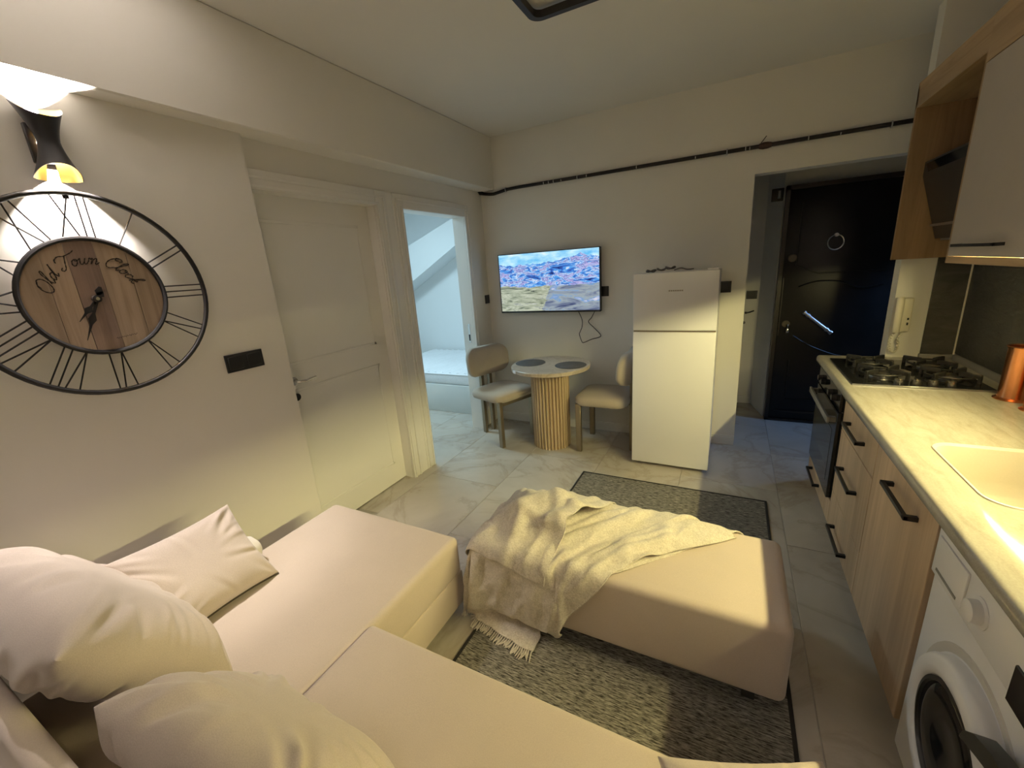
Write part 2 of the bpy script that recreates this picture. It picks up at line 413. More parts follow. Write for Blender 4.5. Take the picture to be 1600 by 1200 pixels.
# ---- open doorway to the bedroom
d2 = thing('door_2', 'open white doorway leading to the cool-lit bedroom', None, (-2.2, 2.92, 0), kind='structure')
mk('jamb', bx(-2.27, -2.1505, 2.503, 2.5194, 0, 2.0033).box(-2.27, -2.1505, 3.3261, 3.345, 0, 2.0033).box(-2.27, -2.1505, 2.503, 3.345, 2.0035, 2.03), 'white_wood', d2)
b = B().box(XD, -2.1295, 2.418, 2.5194, 0, 2.10, bev=.004).box(XD, -2.1295, 3.3261, 3.3817, 0, 2.10, bev=.004).box(XD, -2.1297, 2.5196, 3.3259, 2.0033, 2.10, bev=.004)
b.box(-2.1295, -2.122, 2.440, 2.454, 0, 2.07, bev=.003).box(-2.1295, -2.122, 2.493, 2.507, 0, 2.02, bev=.003).box(-2.1295, -2.122, 2.44, 3.37, 2.056, 2.07, bev=.003).box(-2.1295, -2.122, 3.355, 3.368, 0, 2.07, bev=.003)
mk('casing', b, 'white_wood', d2)
mk('post', bx(XD, -2.134, 2.352, 2.418, 0, 2.095), 'white_wood', d2)
mk('strike_plate', bx(-2.215, -2.19, 3.3235, 3.327, .88, 1.06, bev=.001, seg=1), 'chrome', d2)
mk('latch_slot', bx(-2.209, -2.196, 3.322, 3.3245, .90, .96), 'rubber', d2)
# ---- black entrance door
d3 = thing('door_3', 'black steel entrance door with a ring knocker in the dim hall', None, (.8, 4.38, 0), kind='structure')
DB = plain('black_door_laminate', (.006, .0055, .006), .34, var=.25, scale=9, spec=.35)
DF = plain('dark_brown_frame', (.020, .013, .009), .4, var=.2)
leaf = mk('leaf', bx(.375, 1.25, 4.36, 4.42, .02, 2.0, bev=.006), DB, d3)
mk('frame', bx(.345, .375, 4.345, 4.44, 0, 2.035).box(.345, 1.25, 4.345, 4.44, 2.0, 2.035).box(.345, 1.25, 4.345, 4.44, 0, .02), DF, d3)
mk('hinge_block', bx(.245, .33, 4.40, 4.44, 1.93, 2.03, bev=.003), DF, d3)
mk('hinge_pin', B().cyl((.30, 4.395, 1.95), (.30, 4.395, 2.01), .012, n=12), 'steel', d3)
def relief(pts, r=.006): return B().tube(catmull(pts, 6), r, 6)
mk('panel_moulding', relief([(.50, 4.358, 1.22), (.62, 4.358, 1.262), (.78, 4.358, 1.255), (.92, 4.358, 1.20), (1.06, 4.358, 1.22)]), DB, leaf)
mk('panel_moulding', relief([(.50, 4.358, .80), (.62, 4.358, .72), (.78, 4.358, .65), (.92, 4.358, .62), (1.06, 4.358, .62)]), DB, leaf)
mk('panel_moulding', B().tube([(.49, 4.358, .58), (.49, 4.358, .215), (1.06, 4.358, .235)], .006, 6), DB, leaf)
mk('panel_moulding', B().tube([(.47, 4.358, 1.9), (.47, 4.358, 1.40), (.62, 4.358, 1.33), (1.06, 4.358, 1.33)], .006, 6), DB, leaf)
mk('kick_strip', bx(.42, 1.2, 4.352, 4.36, .09, .105), DF, d3)
kn = B().tube([(.715+.052*math.cos(t), 4.338, 1.565+.056*math.sin(t)) for t in [2*PI*i/28 for i in range(28)]], .0055, 8, closed=True)
mk('knocker_ring', kn, 'chrome', d3, label='chrome ring knocker')
mk('knocker_mount', B().cyl((.715, 4.36, 1.622), (.715, 4.325, 1.622), .014, n=16), 'steel', d3)
mk('peephole', B().lathe([(0, 0), (.03, 0), (.034, .006), (.03, .012), (.018, .014), (0, .012)], n=24, mat=Matrix.Translation((.435, 4.36, 1.462)) @ Matrix.Rotation(PI/2, 4, 'X')), 'dim_metal', d3)
ph = B().cyl((.555, 4.31, 1.01), (.76, 4.31, .835), .013, n=14).cyl((.575, 4.36, .993), (.575, 4.31, .993), .009, n=10).cyl((.74, 4.36, .852), (.74, 4.31, .852), .009, n=10)
for f in (.02, .16, .84, .98):
    p = Vector((.555, 4.31, 1.01)).lerp(Vector((.76, 4.31, .835)), f); dd = (Vector((.76, 4.31, .835))-Vector((.555, 4.31, 1.01))).normalized()
    ph.cyl(p-dd*.008, p+dd*.008, .018, n=14)
mk('pull_handle', ph, 'steel', d3, label='slanted steel pull handle')
mk('lock_rosette', B().cyl((.438, 4.36, .905), (.438, 4.348, .905), .030, n=24), 'dim_metal', d3)
mk('key', bx(.446, .452, 4.30, 4.35, .865, .905, bev=.002, seg=1).box(.44, .458, 4.296, 4.304, .835, .872, bev=.003), 'chrome', d3)
mk('bolt_plate', bx(.384, .392, 4.355, 4.36, .80, 1.30), DF, d3)
# a white door leaf edge with its lever, seen past the corner of the opening
lv = thing('door_lever', 'small dark lever handle on the hall wall left of the black door', 'door handle', (.13, 4.83, .95))
mk('lever', B().cyl((.135, 4.83, .95), (.135, 4.80, .95), .010, n=10).tube([(.135, 4.80, .95), (.17, 4.80, .957), (.205, 4.80, .972)], .007, 8), 'black', lv)
mk('keyhole', B().cyl((.125, 4.83, .85), (.125, 4.822, .85), .014, n=12), 'grey_plastic', lv)
# ================================================================== living area
# ---- rug
rg = thing('flatweave_rug', 'grey striped flatweave rug with dark bound edges under the ottoman', 'rug', (-.32, 1.89, 0))
mk('woven_field', bx(-.925+.012, .278-.012, .99, 2.787-.012, 0, .007), 'rug', rg)
b = B()
for a in ((-.927, -.913, .98, 2.787), (.266, .280, .98, 2.787), (-.927, .280, 2.773, 2.787), (-.927, .280, .978, .992)): b.box(*a, 0, .0095, bev=.003, seg=1)
mk('edge_binding', b, plain('dark_binding', (.018, .017, .016), .9), rg)
# ---- corner sofa
sf = thing('corner_sofa', 'beige L-shaped sofa bed with a long chaise along the clock wall', 'sofa', (-1.0, .6, 0))
def soft_box(x0, x1, y0, y1, z0, z1, r=.03, crown=.008, n=14):
    b = B().box(x0, x1, y0, y1, z0, z1, bev=r, seg=5)
    if crown:                                     # a gently domed top: grid laid over the flat of the top face
        V = []; F = []; e = r*.98
        for i in range(n+1):
            for j in range(n+1):
                u, w_ = -1+2*i/n, -1+2*j/n
                V.append(((x0+x1)/2+u*((x1-x0)/2-e), (y0+y1)/2+w_*((y1-y0)/2-e), z1+.0003+crown*((1-u*u)*(1-w_*w_))**.7))
        for i in range(n):
            for j in range(n): q = i*(n+1)+j; F.append((q, q+n+1, q+n+2, q+1))
        b.add(V, F)
    return b
mk('chaise_seat', soft_box(-1.835, -1.030, .115, 1.31, .205, .392, .028), 'sofa', sf, smooth=60)
mk('chaise_base', soft_box(-1.835, -1.031, .115, 1.309, .05, .213, .008, 0), 'sofa', sf, smooth=60)
mk('bench_seat', soft_box(-1.0405, .36, .115, .785, .215, .398, .022), 'sofa', sf, smooth=60)
mk('bench_base', soft_box(-1.03, .355, .115, .78, .05, .215, .015, 0), 'sofa', sf, smooth=60)
mk('backrest', soft_box(-2.0, .40, .055, .112, .05, .625, .024, 0), 'sofa', sf, smooth=60)
mk('corner_shade_patch', bx(-1.80, -1.72, 1.235, 1.285, .388, .392, bev=.001, seg=1), 'sofa', sf)  # thin patch put in for the shading at the chaise corner
for x, y in ((-1.78, 1.25), (-1.10, 1.25), (-1.78, .18), (.28, .70), (.28, .18), (-.4, .70)):
    mk('foot', B().cyl((x, y, 0), (x, y, .055), .025, n=14), 'rubber', sf)
# ---- ottoman
ot = thing('ottoman', 'long beige box ottoman on castors beneath the crumpled throw', 'ottoman', (-.36, 1.55, 0))
mk('upholstery', soft_box(-.955, .245, 1.29, 1.79, .085, .392, .030, .006), 'sofa', ot, smooth=60)
for x, y in ((.14, 1.36), (.14, 1.72), (-.85, 1.36), (-.85, 1.72)):
    mk('castor', B().cyl((x-.02, y, .0355), (x+.02, y, .0355), .028, n=18).cyl((x, y, .05), (x, y, .10), .012, n=8), 'rubber', ot)
# ---- cushions
def pillow(wd, ht, th, seed, n=46, wr=.010, pinch=.075, plump=.55, ncr=22):
    rnd = random.Random(seed); V = []; F = []; idx = {}; cr = {1: [], -1: []}
    for s in (1, -1):                               # creases: start near an edge or corner, run inwards and die out
        for k in range(ncr):
            side = rnd.randrange(4); p = rnd.uniform(-1, 1)
            if rnd.random() < .4: p = math.copysign(rnd.uniform(.75, 1), p)
            st = Vector(((p, -1, 0), (p, 1, 0), (-1, p, 0), (1, p, 0))[side])
            tgt = Vector((rnd.uniform(-.35, .35), rnd.uniform(-.35, .35), 0)); d = (tgt-st).normalized()
            cr[s].append((st, d, rnd.uniform(.45, 1.1), rnd.uniform(.045, .10), rnd.uniform(.5, 1.2), rnd.uniform(-.5, .5)))
    for s in (1, -1):
        for i in range(n+1):
            for j in range(n+1):
                u, v = -1+2*i/n, -1+2*j/n
                edge = i in (0, n) or j in (0, n)
                if edge and s < 0: idx[(s, i, j)] = idx[(1, i, j)]; continue
                x = wd/2*u*(1-pinch*(1-v*v)*abs(u)); y = ht/2*v*(1-pinch*(1-u*u)*abs(v))
                f = max(0, (1-u**4)*(1-v**4))**plump; dz = 0; q = Vector((u, v, 0))
                for st, d, L, w_, a, bend in cr[s]:
                    r = q-st; t = r.dot(d)
                    if t < -.05 or t > L: continue
                    e = (r.x*d.y-r.y*d.x+bend*t*t*.4)/(w_*(.6+t/L)); m_ = max(0, 1-t/L)*min(1, (t+.05)*6)
                    dz += a*m_*(math.exp(-(e-.7)**2*1.6)-1.15*math.exp(-(e+.5)**2*2.2))
                lump = noise.noise(Vector((u*1.3, v*1.3, seed*1.7+s)))
                z = s*(th/2*f*(1+.10*lump)+wr*.75*dz*min(1, f*1.6))
                idx[(s, i, j)] = len(V); V.append((x, y, z))
    for s in (1, -1):
        for i in range(n):
            for j in range(n):
                q = [idx[(s, i, j)], idx[(s, i+1, j)], idx[(s, i+1, j+1)], idx[(s, i, j+1)]]
                F.append(q if s > 0 else q[::-1])
    b = B(); b.add(V, F); return b
def edge_loop(wd, ht, pinch, side, k=24, inset=0):
    out = []
    for i in range(k+1):
        u = -1+2*i/k
        if side == 'bottom': out.append(Vector((wd/2*u*.97, -ht/2*(1-pinch*(1-u*u)), 0)))
        else: out.append(Vector((wd/2*(1-pinch*(1-u*u)), ht/2*u*.97, 0)))
    return out
def place_pillow(name, label, loc, xdir, ydir, wd, ht, th, seed, zip_side=None, wr=.010, **kw):
    X = Vector(xdir).normalized(); Z = X.cross(Vector(ydir)).normalized(); Y = Z.cross(X)
    mt = Matrix.Translation(loc) @ Matrix((X, Y, Z)).transposed().to_4x4()
    t = thing(name, label, 'cushion', loc)
    o = mk('cover', pillow(wd, ht, th, seed, wr=wr, **kw).xf(mt), 'cushion', t, smooth=75)
    s = o.modifiers.new('smooth', 'SUBSURF'); s.levels = s.render_levels = 1
    if zip_side:
        b = B().tube([mt @ p for p in edge_loop(wd, ht, kw.get('pinch', .075), zip_side)], .0035, 6); mk('zip_seam', b, plain('dark_zip', (.05, .038, .026), .8), t)
    return t
# leaning cushion on the chaise: bottom edge on the seat, top edge against the bolster
place_pillow('scatter_cushion', 'small square beige cushion with a zip edge leaning on the chaise by the wall', (-1.715, .610, .535), (0, 1, .0), (-.70, 0, .72), .415, .37, .115, 3, 'bottom', pinch=.09)
tb = B().lathe([(0, -.115), (.035, -.112), (.062, -.09), (.075, -.05), (.078, 0), (.075, .05), (.062, .09), (.035, .112), (0, .115)], n=28)
tb.xf(Matrix.Translation((-1.765, .735, .465)) @ Matrix.Rotation(math.radians(82), 4, 'X'))
bo = thing('bolster_cushion', 'round white bolster tucked behind the small leaning cushion', 'cushion', (-1.765, .735, .39))
mk('cover', tb, fabric('white_cotton', (.72, .68, .63), 300, .2, .05), bo, smooth=80)
# big back cushions on the near side
place_pillow('back_cushion', 'large wrinkled beige back cushion nearest the clock wall corner', (-1.665, .295, .605), (1, .03, -.03), (-.0, -.62, .80), .80, .50, .25, 11, wr=.017, ncr=46)
place_pillow('back_cushion', 'large beige back cushion cut off by the bottom left of the picture', (-.875, .305, .540), (1, .02, -.05), (0, -.70, .70), .64, .38, .20, 17, wr=.016, ncr=40)
place_pillow('scatter_cushion', 'pale cushion lying at the near right end of the sofa', (.155, .615, .447), (1, .42, .0), (-.42, 1, .05), .36, .40, .10, 23, wr=.008)
# ---- throw over the ottoman
# shape of the draped throw: three layers of a grid of points, x y z in millimetres
THROW = [
 (28, 15, [
-557,1282,195,-590,1280,226,-622,1280,256,-654,1277,287,-684,1281,318,-715,1282,348,-745,1284,380,-781,1306,395,-812,1334,402,-844,1365,397,-876,1394,397,-908,1424,398,-941,1455,396,-961,1485,372,
-963,1516,340,-528,1276,227,-560,1282,258,-591,1280,288,-623,1279,319,-655,1282,349,-685,1284,381,-718,1307,401,-751,1337,398,-782,1367,401,-814,1397,399,-846,1427,398,-878,1457,399,-911,1487,399,
-943,1518,396,-962,1548,371,-498,1279,259,-530,1277,290,-561,1283,321,-593,1280,351,-625,1286,381,-656,1309,401,-688,1339,406,-720,1369,402,-753,1399,400,-785,1429,403,-816,1460,399,-848,1490,399,
-880,1520,399,-913,1550,403,-943,1580,394,-468,1280,291,-500,1279,322,-531,1282,353,-565,1289,381,-594,1310,399,-626,1342,399,-659,1372,402,-692,1401,411,-722,1431,404,-754,1462,404,-786,1492,401,
-818,1522,399,-850,1552,399,-882,1582,404,-914,1613,399,-437,1281,323,-469,1282,354,-500,1286,384,-533,1311,400,-564,1342,406,-596,1373,407,-629,1403,403,-661,1433,406,-693,1463,405,-725,1494,402,
-756,1525,399,-788,1555,399,-820,1585,399,-852,1615,405,-883,1645,400,-406,1281,356,-439,1287,386,-470,1313,402,-502,1343,399,-534,1374,400,-567,1405,400,-599,1435,404,-630,1465,405,-662,1496,403,
-694,1526,403,-726,1557,400,-758,1587,399,-790,1617,399,-821,1647,405,-853,1677,399,-376,1288,386,-408,1314,402,-439,1345,399,-471,1375,402,-503,1405,400,-536,1436,401,-568,1467,407,-599,1497,408,
-631,1528,404,-663,1558,401,-695,1589,399,-727,1619,399,-759,1650,399,-791,1680,405,-822,1710,400,-345,1315,402,-377,1346,400,-409,1377,403,-441,1407,399,-473,1437,400,-505,1468,403,-537,1499,409,
-569,1529,407,-600,1560,406,-632,1590,401,-664,1621,399,-696,1652,401,-728,1682,399,-760,1712,404,-792,1742,400,-314,1347,399,-346,1378,400,-378,1408,403,-410,1439,399,-442,1469,400,-474,1500,403,
-506,1531,407,-538,1561,406,-570,1592,406,-602,1622,401,-634,1653,399,-666,1684,399,-698,1714,399,-730,1744,403,-762,1775,399,-283,1379,400,-315,1410,403,-347,1440,402,-379,1471,399,-411,1502,400,
-443,1532,404,-475,1563,408,-507,1593,408,-539,1624,408,-571,1655,404,-603,1685,399,-635,1716,399,-667,1746,400,-699,1776,398,-730,1796,378,-252,1411,401,-284,1442,407,-316,1472,404,-348,1503,400,
-380,1534,400,-412,1564,406,-444,1595,411,-476,1625,412,-508,1656,406,-540,1686,401,-572,1717,399,-604,1748,400,-637,1777,398,-668,1799,376,-701,1800,345,-222,1443,400,-254,1474,404,-286,1504,401,
-318,1535,400,-350,1566,400,-382,1596,404,-414,1627,407,-446,1657,408,-478,1688,412,-510,1718,403,-542,1749,401,-574,1779,395,-606,1798,374,-638,1797,343,-670,1797,313,-191,1475,400,-223,1506,402,
-255,1536,402,-287,1567,401,-319,1598,401,-351,1628,406,-383,1659,408,-415,1689,402,-447,1720,402,-480,1750,401,-511,1782,397,-543,1800,373,-575,1797,342,-607,1799,311,-640,1798,280,-160,1507,399,
-192,1538,401,-224,1568,404,-256,1599,400,-288,1630,401,-320,1660,404,-352,1691,405,-385,1721,400,-417,1752,400,-450,1782,394,-481,1800,370,-513,1800,339,-545,1798,309,-577,1798,279,-610,1799,248,
-129,1539,399,-162,1570,402,-193,1601,404,-225,1631,400,-257,1662,399,-290,1692,401,-322,1723,403,-354,1754,400,-386,1783,395,-419,1801,369,-451,1798,338,-483,1799,307,-515,1798,277,-547,1799,246,
-579,1798,215,-99,1571,402,-131,1602,406,-163,1633,402,-195,1663,402,-227,1694,399,-259,1724,399,-291,1755,403,-323,1782,392,-356,1800,367,-388,1798,336,-420,1797,305,-452,1798,275,-485,1798,244,
-517,1798,214,-549,1799,183,-68,1604,400,-100,1634,404,-132,1665,401,-164,1695,400,-196,1726,399,-228,1757,400,-261,1786,393,-293,1797,366,-325,1799,335,-357,1798,304,-390,1798,273,-422,1798,243,
-454,1798,212,-486,1798,181,-519,1799,151,-37,1636,402,-69,1666,406,-101,1697,404,-134,1727,399,-166,1758,401,-198,1788,393,-230,1801,365,-262,1797,333,-294,1800,303,-327,1799,272,-359,1798,241,
-391,1798,210,-424,1798,179,-456,1799,149,-488,1798,118,-7,1668,399,-39,1698,403,-71,1729,404,-104,1759,402,-135,1787,391,-167,1801,363,-200,1800,332,-232,1799,301,-264,1801,271,-297,1799,239,
-329,1800,209,-361,1798,178,-393,1798,147,-425,1798,117,-457,1793,86,22,1702,399,-11,1732,399,-43,1763,403,-76,1788,387,-107,1801,361,-138,1806,331,-170,1798,300,-202,1800,269,-234,1798,238,
-266,1798,207,-298,1798,176,-330,1800,145,-362,1798,115,-395,1797,84,-426,1784,56,51,1737,399,18,1767,401,-15,1792,387,-47,1802,357,-78,1803,327,-111,1800,297,-142,1811,268,-172,1803,237,
-203,1798,206,-236,1798,175,-268,1798,144,-300,1798,113,-332,1799,83,-364,1793,52,-394,1769,29,79,1772,400,46,1795,383,13,1799,353,-19,1803,324,-50,1803,294,-82,1803,264,-115,1800,234,
-145,1814,205,-178,1815,176,-205,1802,143,-237,1798,112,-269,1795,81,-301,1798,50,-331,1778,27,-360,1745,16,107,1796,375,73,1798,349,41,1805,320,9,1803,291,-23,1805,261,-54,1803,231,
-86,1801,201,-120,1801,172,-152,1811,142,-182,1826,113,-211,1815,82,-240,1803,51,-270,1781,36,-298,1750,26,-328,1717,25,130,1799,337,101,1802,315,68,1798,286,36,1806,257,6,1806,228,
-27,1805,198,-58,1805,168,-91,1798,138,-122,1819,114,-152,1819,82,-186,1797,66,-207,1782,34,-238,1751,40,-266,1719,30,-305,1727,16,148,1798,297,123,1818,280,97,1798,253,64,1798,223,
31,1805,194,2,1810,165,-30,1804,134,-63,1813,109,-96,1810,81,-130,1782,74,-156,1783,49,-179,1756,48,-208,1740,19,-249,1754,16,-292,1769,18,157,1801,254,149,1822,244,125,1804,219,
93,1800,190,60,1800,160,27,1804,130,-3,1814,101,-37,1806,75,-71,1780,64,-107,1761,46,-129,1791,48,-153,1772,17,-193,1782,16,-235,1796,16,-278,1811,16,158,1807,210,170,1842,213,
147,1822,186,122,1799,157,89,1798,127,55,1795,98,23,1802,68,-13,1794,43,-49,1772,26,-80,1776,17,-107,1812,17,-137,1808,16,-179,1824,16,-221,1838,16,-263,1853,16,164,1810,166,
187,1843,172,157,1850,153,141,1821,123,118,1797,93,84,1792,64,49,1784,36,13,1770,16,-18,1772,16,-47,1805,20,-81,1831,20,-122,1849,17,-163,1865,16,-206,1880,16,-248,1895,16,
 ]),
 (34, 23, [
-637,1199,16,-671,1199,16,-697,1201,16,-719,1207,16,-747,1217,16,-763,1216,16,-794,1220,17,-833,1228,16,-856,1237,16,-879,1236,16,-917,1248,17,-934,1246,16,-960,1271,16,-994,1264,22,
-975,1280,25,-963,1317,37,-968,1355,52,-988,1348,55,-980,1320,51,-971,1292,47,-992,1279,46,-1000,1249,44,-1016,1270,35,-638,1241,16,-670,1240,17,-692,1240,16,-711,1246,16,-737,1254,25,
-755,1256,23,-784,1261,16,-820,1267,22,-843,1272,23,-871,1274,27,-905,1285,19,-927,1281,31,-949,1256,52,-982,1249,59,-973,1269,66,-962,1301,76,-964,1340,90,-983,1344,96,-978,1318,93,
-970,1288,89,-986,1273,87,-1008,1258,84,-1012,1286,73,-638,1283,16,-658,1277,19,-680,1280,17,-701,1284,25,-727,1293,17,-748,1297,24,-774,1301,17,-810,1307,16,-835,1311,24,-861,1312,40,
-884,1285,47,-903,1271,56,-931,1254,72,-961,1237,94,-968,1256,105,-957,1286,115,-964,1323,129,-976,1340,137,-975,1316,135,-970,1285,131,-984,1268,129,-1010,1272,124,-1006,1301,112,-655,1311,30,
-662,1309,15,-680,1317,20,-693,1325,27,-716,1331,17,-739,1335,23,-764,1329,35,-792,1309,35,-814,1297,45,-837,1286,58,-866,1273,78,-880,1264,89,-909,1265,106,-939,1252,127,-957,1240,142,
-957,1270,153,-964,1306,167,-968,1331,177,-974,1313,177,-971,1283,173,-990,1268,170,-1007,1287,163,-1000,1315,150,-641,1311,19,-643,1338,21,-655,1348,34,-677,1340,42,-700,1328,48,-721,1317,54,
-746,1305,57,-769,1280,54,-791,1276,70,-813,1281,87,-842,1279,108,-860,1270,125,-886,1275,139,-917,1265,160,-936,1252,176,-957,1254,192,-957,1291,205,-963,1316,216,-978,1309,218,-973,1280,215,
-995,1276,211,-1002,1301,201,-989,1322,187,-608,1324,16,-616,1324,38,-637,1314,47,-659,1303,41,-682,1291,44,-703,1281,53,-724,1272,68,-744,1280,88,-766,1276,104,-788,1274,120,-818,1277,141,
-839,1282,157,-862,1275,174,-895,1276,194,-915,1266,210,-935,1254,227,-953,1275,244,-963,1301,255,-976,1306,260,-977,1279,256,-996,1290,250,-987,1310,238,-979,1337,224,-576,1299,21,-600,1286,33,
-619,1277,44,-638,1274,58,-660,1270,71,-680,1269,85,-701,1276,102,-726,1269,122,-743,1279,139,-765,1273,154,-794,1272,175,-816,1276,191,-840,1279,208,-871,1276,228,-896,1277,244,-913,1268,260,
-943,1262,281,-957,1287,294,-966,1304,300,-984,1282,297,-985,1305,287,-978,1326,275,-963,1337,257,-552,1279,48,-576,1274,64,-596,1266,76,-616,1269,90,-637,1264,105,-656,1262,119,-679,1267,136,
-705,1276,157,-725,1268,173,-745,1276,189,-771,1268,209,-793,1270,226,-816,1275,242,-848,1277,263,-873,1277,279,-895,1279,294,-922,1271,314,-946,1275,332,-951,1292,336,-974,1299,334,-973,1316,324,
-971,1332,309,-968,1356,294,-535,1263,82,-553,1266,98,-573,1264,111,-593,1265,125,-614,1271,140,-633,1264,153,-656,1259,170,-684,1266,192,-704,1275,208,-726,1267,224,-756,1279,245,-771,1269,260,
-793,1270,276,-824,1275,297,-850,1275,314,-871,1279,328,-901,1281,348,-927,1281,367,-948,1288,378,-963,1311,370,-972,1332,358,-968,1349,344,-973,1372,327,-531,1242,118,-536,1267,134,-551,1263,146,
-571,1261,160,-592,1266,175,-611,1272,188,-634,1261,206,-663,1257,227,-683,1263,243,-707,1274,260,-739,1265,280,-759,1279,295,-772,1269,311,-802,1272,333,-827,1273,349,-848,1274,363,-877,1283,382,
-904,1298,397,-923,1314,401,-944,1335,399,-960,1353,390,-971,1372,376,-980,1395,358,-519,1252,152,-535,1246,170,-535,1267,182,-549,1260,195,-570,1259,210,-589,1266,223,-616,1270,242,-643,1260,263,
-661,1259,278,-687,1264,295,-720,1274,316,-742,1266,331,-761,1282,346,-782,1267,369,-805,1278,384,-822,1287,392,-851,1310,398,-876,1330,401,-895,1346,405,-914,1365,407,-933,1382,405,-949,1401,397,
-958,1420,377,-503,1270,184,-523,1257,204,-534,1247,219,-536,1269,232,-548,1258,245,-569,1259,259,-596,1270,279,-624,1264,300,-641,1264,313,-668,1262,331,-700,1268,353,-722,1273,367,-747,1275,384,
-775,1295,396,-777,1298,405,-797,1314,411,-824,1339,410,-849,1362,405,-867,1377,411,-887,1396,409,-905,1413,407,-925,1431,411,-948,1449,405,-478,1271,217,-504,1271,238,-522,1266,252,-533,1250,269,
-540,1271,281,-550,1263,295,-579,1260,316,-606,1272,337,-622,1258,348,-649,1273,366,-681,1275,389,-698,1289,395,-724,1302,408,-751,1330,406,-751,1328,418,-768,1345,414,-796,1371,410,-821,1393,410,
-839,1408,412,-860,1428,412,-878,1445,408,-900,1463,409,-923,1482,409,-453,1269,251,-480,1263,271,-499,1265,285,-520,1271,302,-531,1256,318,-548,1274,330,-561,1262,354,-588,1259,372,-606,1268,386,
-630,1284,400,-660,1305,408,-680,1318,409,-698,1335,414,-724,1361,409,-726,1360,425,-741,1376,410,-769,1403,410,-793,1424,415,-811,1439,410,-833,1461,412,-850,1476,408,-874,1496,407,-897,1515,407,
-428,1269,284,-455,1265,304,-475,1268,319,-496,1268,336,-514,1274,350,-535,1267,369,-564,1282,385,-567,1283,394,-584,1296,404,-613,1319,415,-636,1338,419,-655,1352,411,-671,1367,416,-698,1393,414,
-700,1393,430,-714,1409,412,-743,1436,411,-765,1455,420,-783,1471,408,-807,1494,411,-822,1507,408,-848,1528,407,-871,1547,407,-404,1270,319,-434,1268,339,-452,1265,353,-473,1275,369,-491,1274,384,
-515,1289,399,-543,1312,408,-548,1311,416,-561,1330,415,-591,1355,422,-613,1372,423,-630,1386,413,-644,1399,418,-669,1424,416,-674,1426,432,-690,1442,417,-717,1469,415,-738,1486,422,-756,1503,409,
-780,1527,412,-794,1539,408,-822,1561,407,-845,1580,407,-381,1270,353,-410,1275,372,-429,1279,384,-450,1283,401,-467,1294,411,-492,1314,420,-512,1331,408,-527,1344,424,-549,1363,429,-570,1390,431,
-586,1402,417,-605,1419,413,-618,1432,419,-642,1455,415,-648,1459,434,-665,1476,425,-691,1502,421,-709,1517,420,-729,1536,408,-752,1558,418,-767,1571,408,-797,1595,408,-819,1613,407,-358,1281,386,
-388,1289,402,-408,1300,411,-426,1316,410,-441,1327,412,-466,1345,410,-492,1368,408,-507,1378,414,-529,1399,423,-550,1422,441,-559,1434,420,-578,1452,414,-591,1465,420,-614,1486,416,-622,1492,436,
-641,1510,432,-665,1535,428,-678,1545,415,-704,1570,407,-724,1589,423,-741,1604,407,-772,1629,409,-793,1645,407,-340,1311,408,-369,1322,410,-387,1335,414,-409,1349,419,-427,1361,427,-441,1377,414,
-465,1399,410,-481,1411,412,-503,1433,422,-520,1451,436,-537,1468,430,-549,1482,418,-565,1498,419,-586,1517,417,-596,1525,438,-616,1544,438,-638,1567,431,-650,1576,410,-679,1605,407,-696,1621,426,
-717,1638,409,-747,1662,408,-766,1678,408,-326,1333,409,-351,1355,407,-370,1371,415,-389,1384,423,-404,1396,433,-413,1408,407,-436,1428,416,-454,1443,409,-476,1465,422,-490,1481,431,-508,1498,431,
-519,1511,424,-538,1530,417,-556,1546,421,-569,1558,439,-590,1578,443,-609,1597,430,-624,1609,409,-655,1640,407,-670,1653,426,-692,1671,409,-721,1696,408,-740,1711,409,-300,1367,408,-324,1385,414,
-342,1400,423,-360,1412,427,-377,1428,437,-386,1439,408,-408,1459,415,-426,1474,409,-448,1497,422,-461,1511,430,-479,1528,433,-492,1543,422,-512,1562,415,-525,1572,430,-543,1586,423,-563,1611,440,
-578,1625,426,-599,1644,409,-630,1674,408,-644,1686,425,-669,1706,407,-696,1729,407,-712,1739,419,-277,1401,413,-300,1414,431,-314,1425,440,-331,1442,428,-348,1458,439,-359,1471,409,-382,1491,411,
-397,1505,409,-420,1528,421,-432,1541,430,-449,1558,436,-463,1574,423,-487,1596,416,-498,1603,436,-517,1618,417,-541,1643,425,-549,1654,424,-574,1678,410,-604,1707,407,-619,1720,423,-649,1741,408,
-671,1759,418,-687,1769,407,-251,1422,428,-273,1444,421,-285,1455,440,-301,1472,429,-318,1488,440,-332,1503,411,-354,1522,413,-368,1534,409,-392,1559,419,-403,1571,428,-419,1587,438,-435,1605,417,
-459,1627,421,-471,1635,435,-491,1652,418,-518,1676,413,-529,1689,431,-554,1713,423,-578,1734,421,-597,1749,408,-631,1774,409,-655,1791,405,-663,1799,399,-222,1452,429,-244,1474,420,-255,1485,440,
-272,1501,430,-289,1518,442,-305,1535,413,-326,1553,417,-338,1564,408,-363,1590,418,-374,1601,427,-390,1617,440,-409,1637,417,-428,1654,429,-444,1666,429,-467,1685,418,-493,1709,419,-504,1722,424,
-534,1746,410,-558,1765,409,-576,1782,402,-611,1801,387,-635,1810,374,-653,1805,361,-195,1481,415,-215,1503,421,-226,1515,440,-243,1531,430,-260,1548,442,-278,1567,416,-299,1585,419,-308,1592,408,
-334,1619,416,-344,1631,427,-361,1647,441,-382,1670,419,-402,1687,431,-414,1692,416,-442,1718,411,-466,1741,419,-480,1754,415,-512,1781,408,-535,1794,394,-559,1812,382,-592,1808,355,-612,1812,340,
-630,1807,326,-170,1512,407,-183,1530,427,-197,1545,440,-214,1561,430,-231,1578,443,-250,1598,418,-271,1617,422,-278,1620,408,-307,1647,411,-317,1662,433,-332,1677,443,-356,1703,421,-381,1723,430,
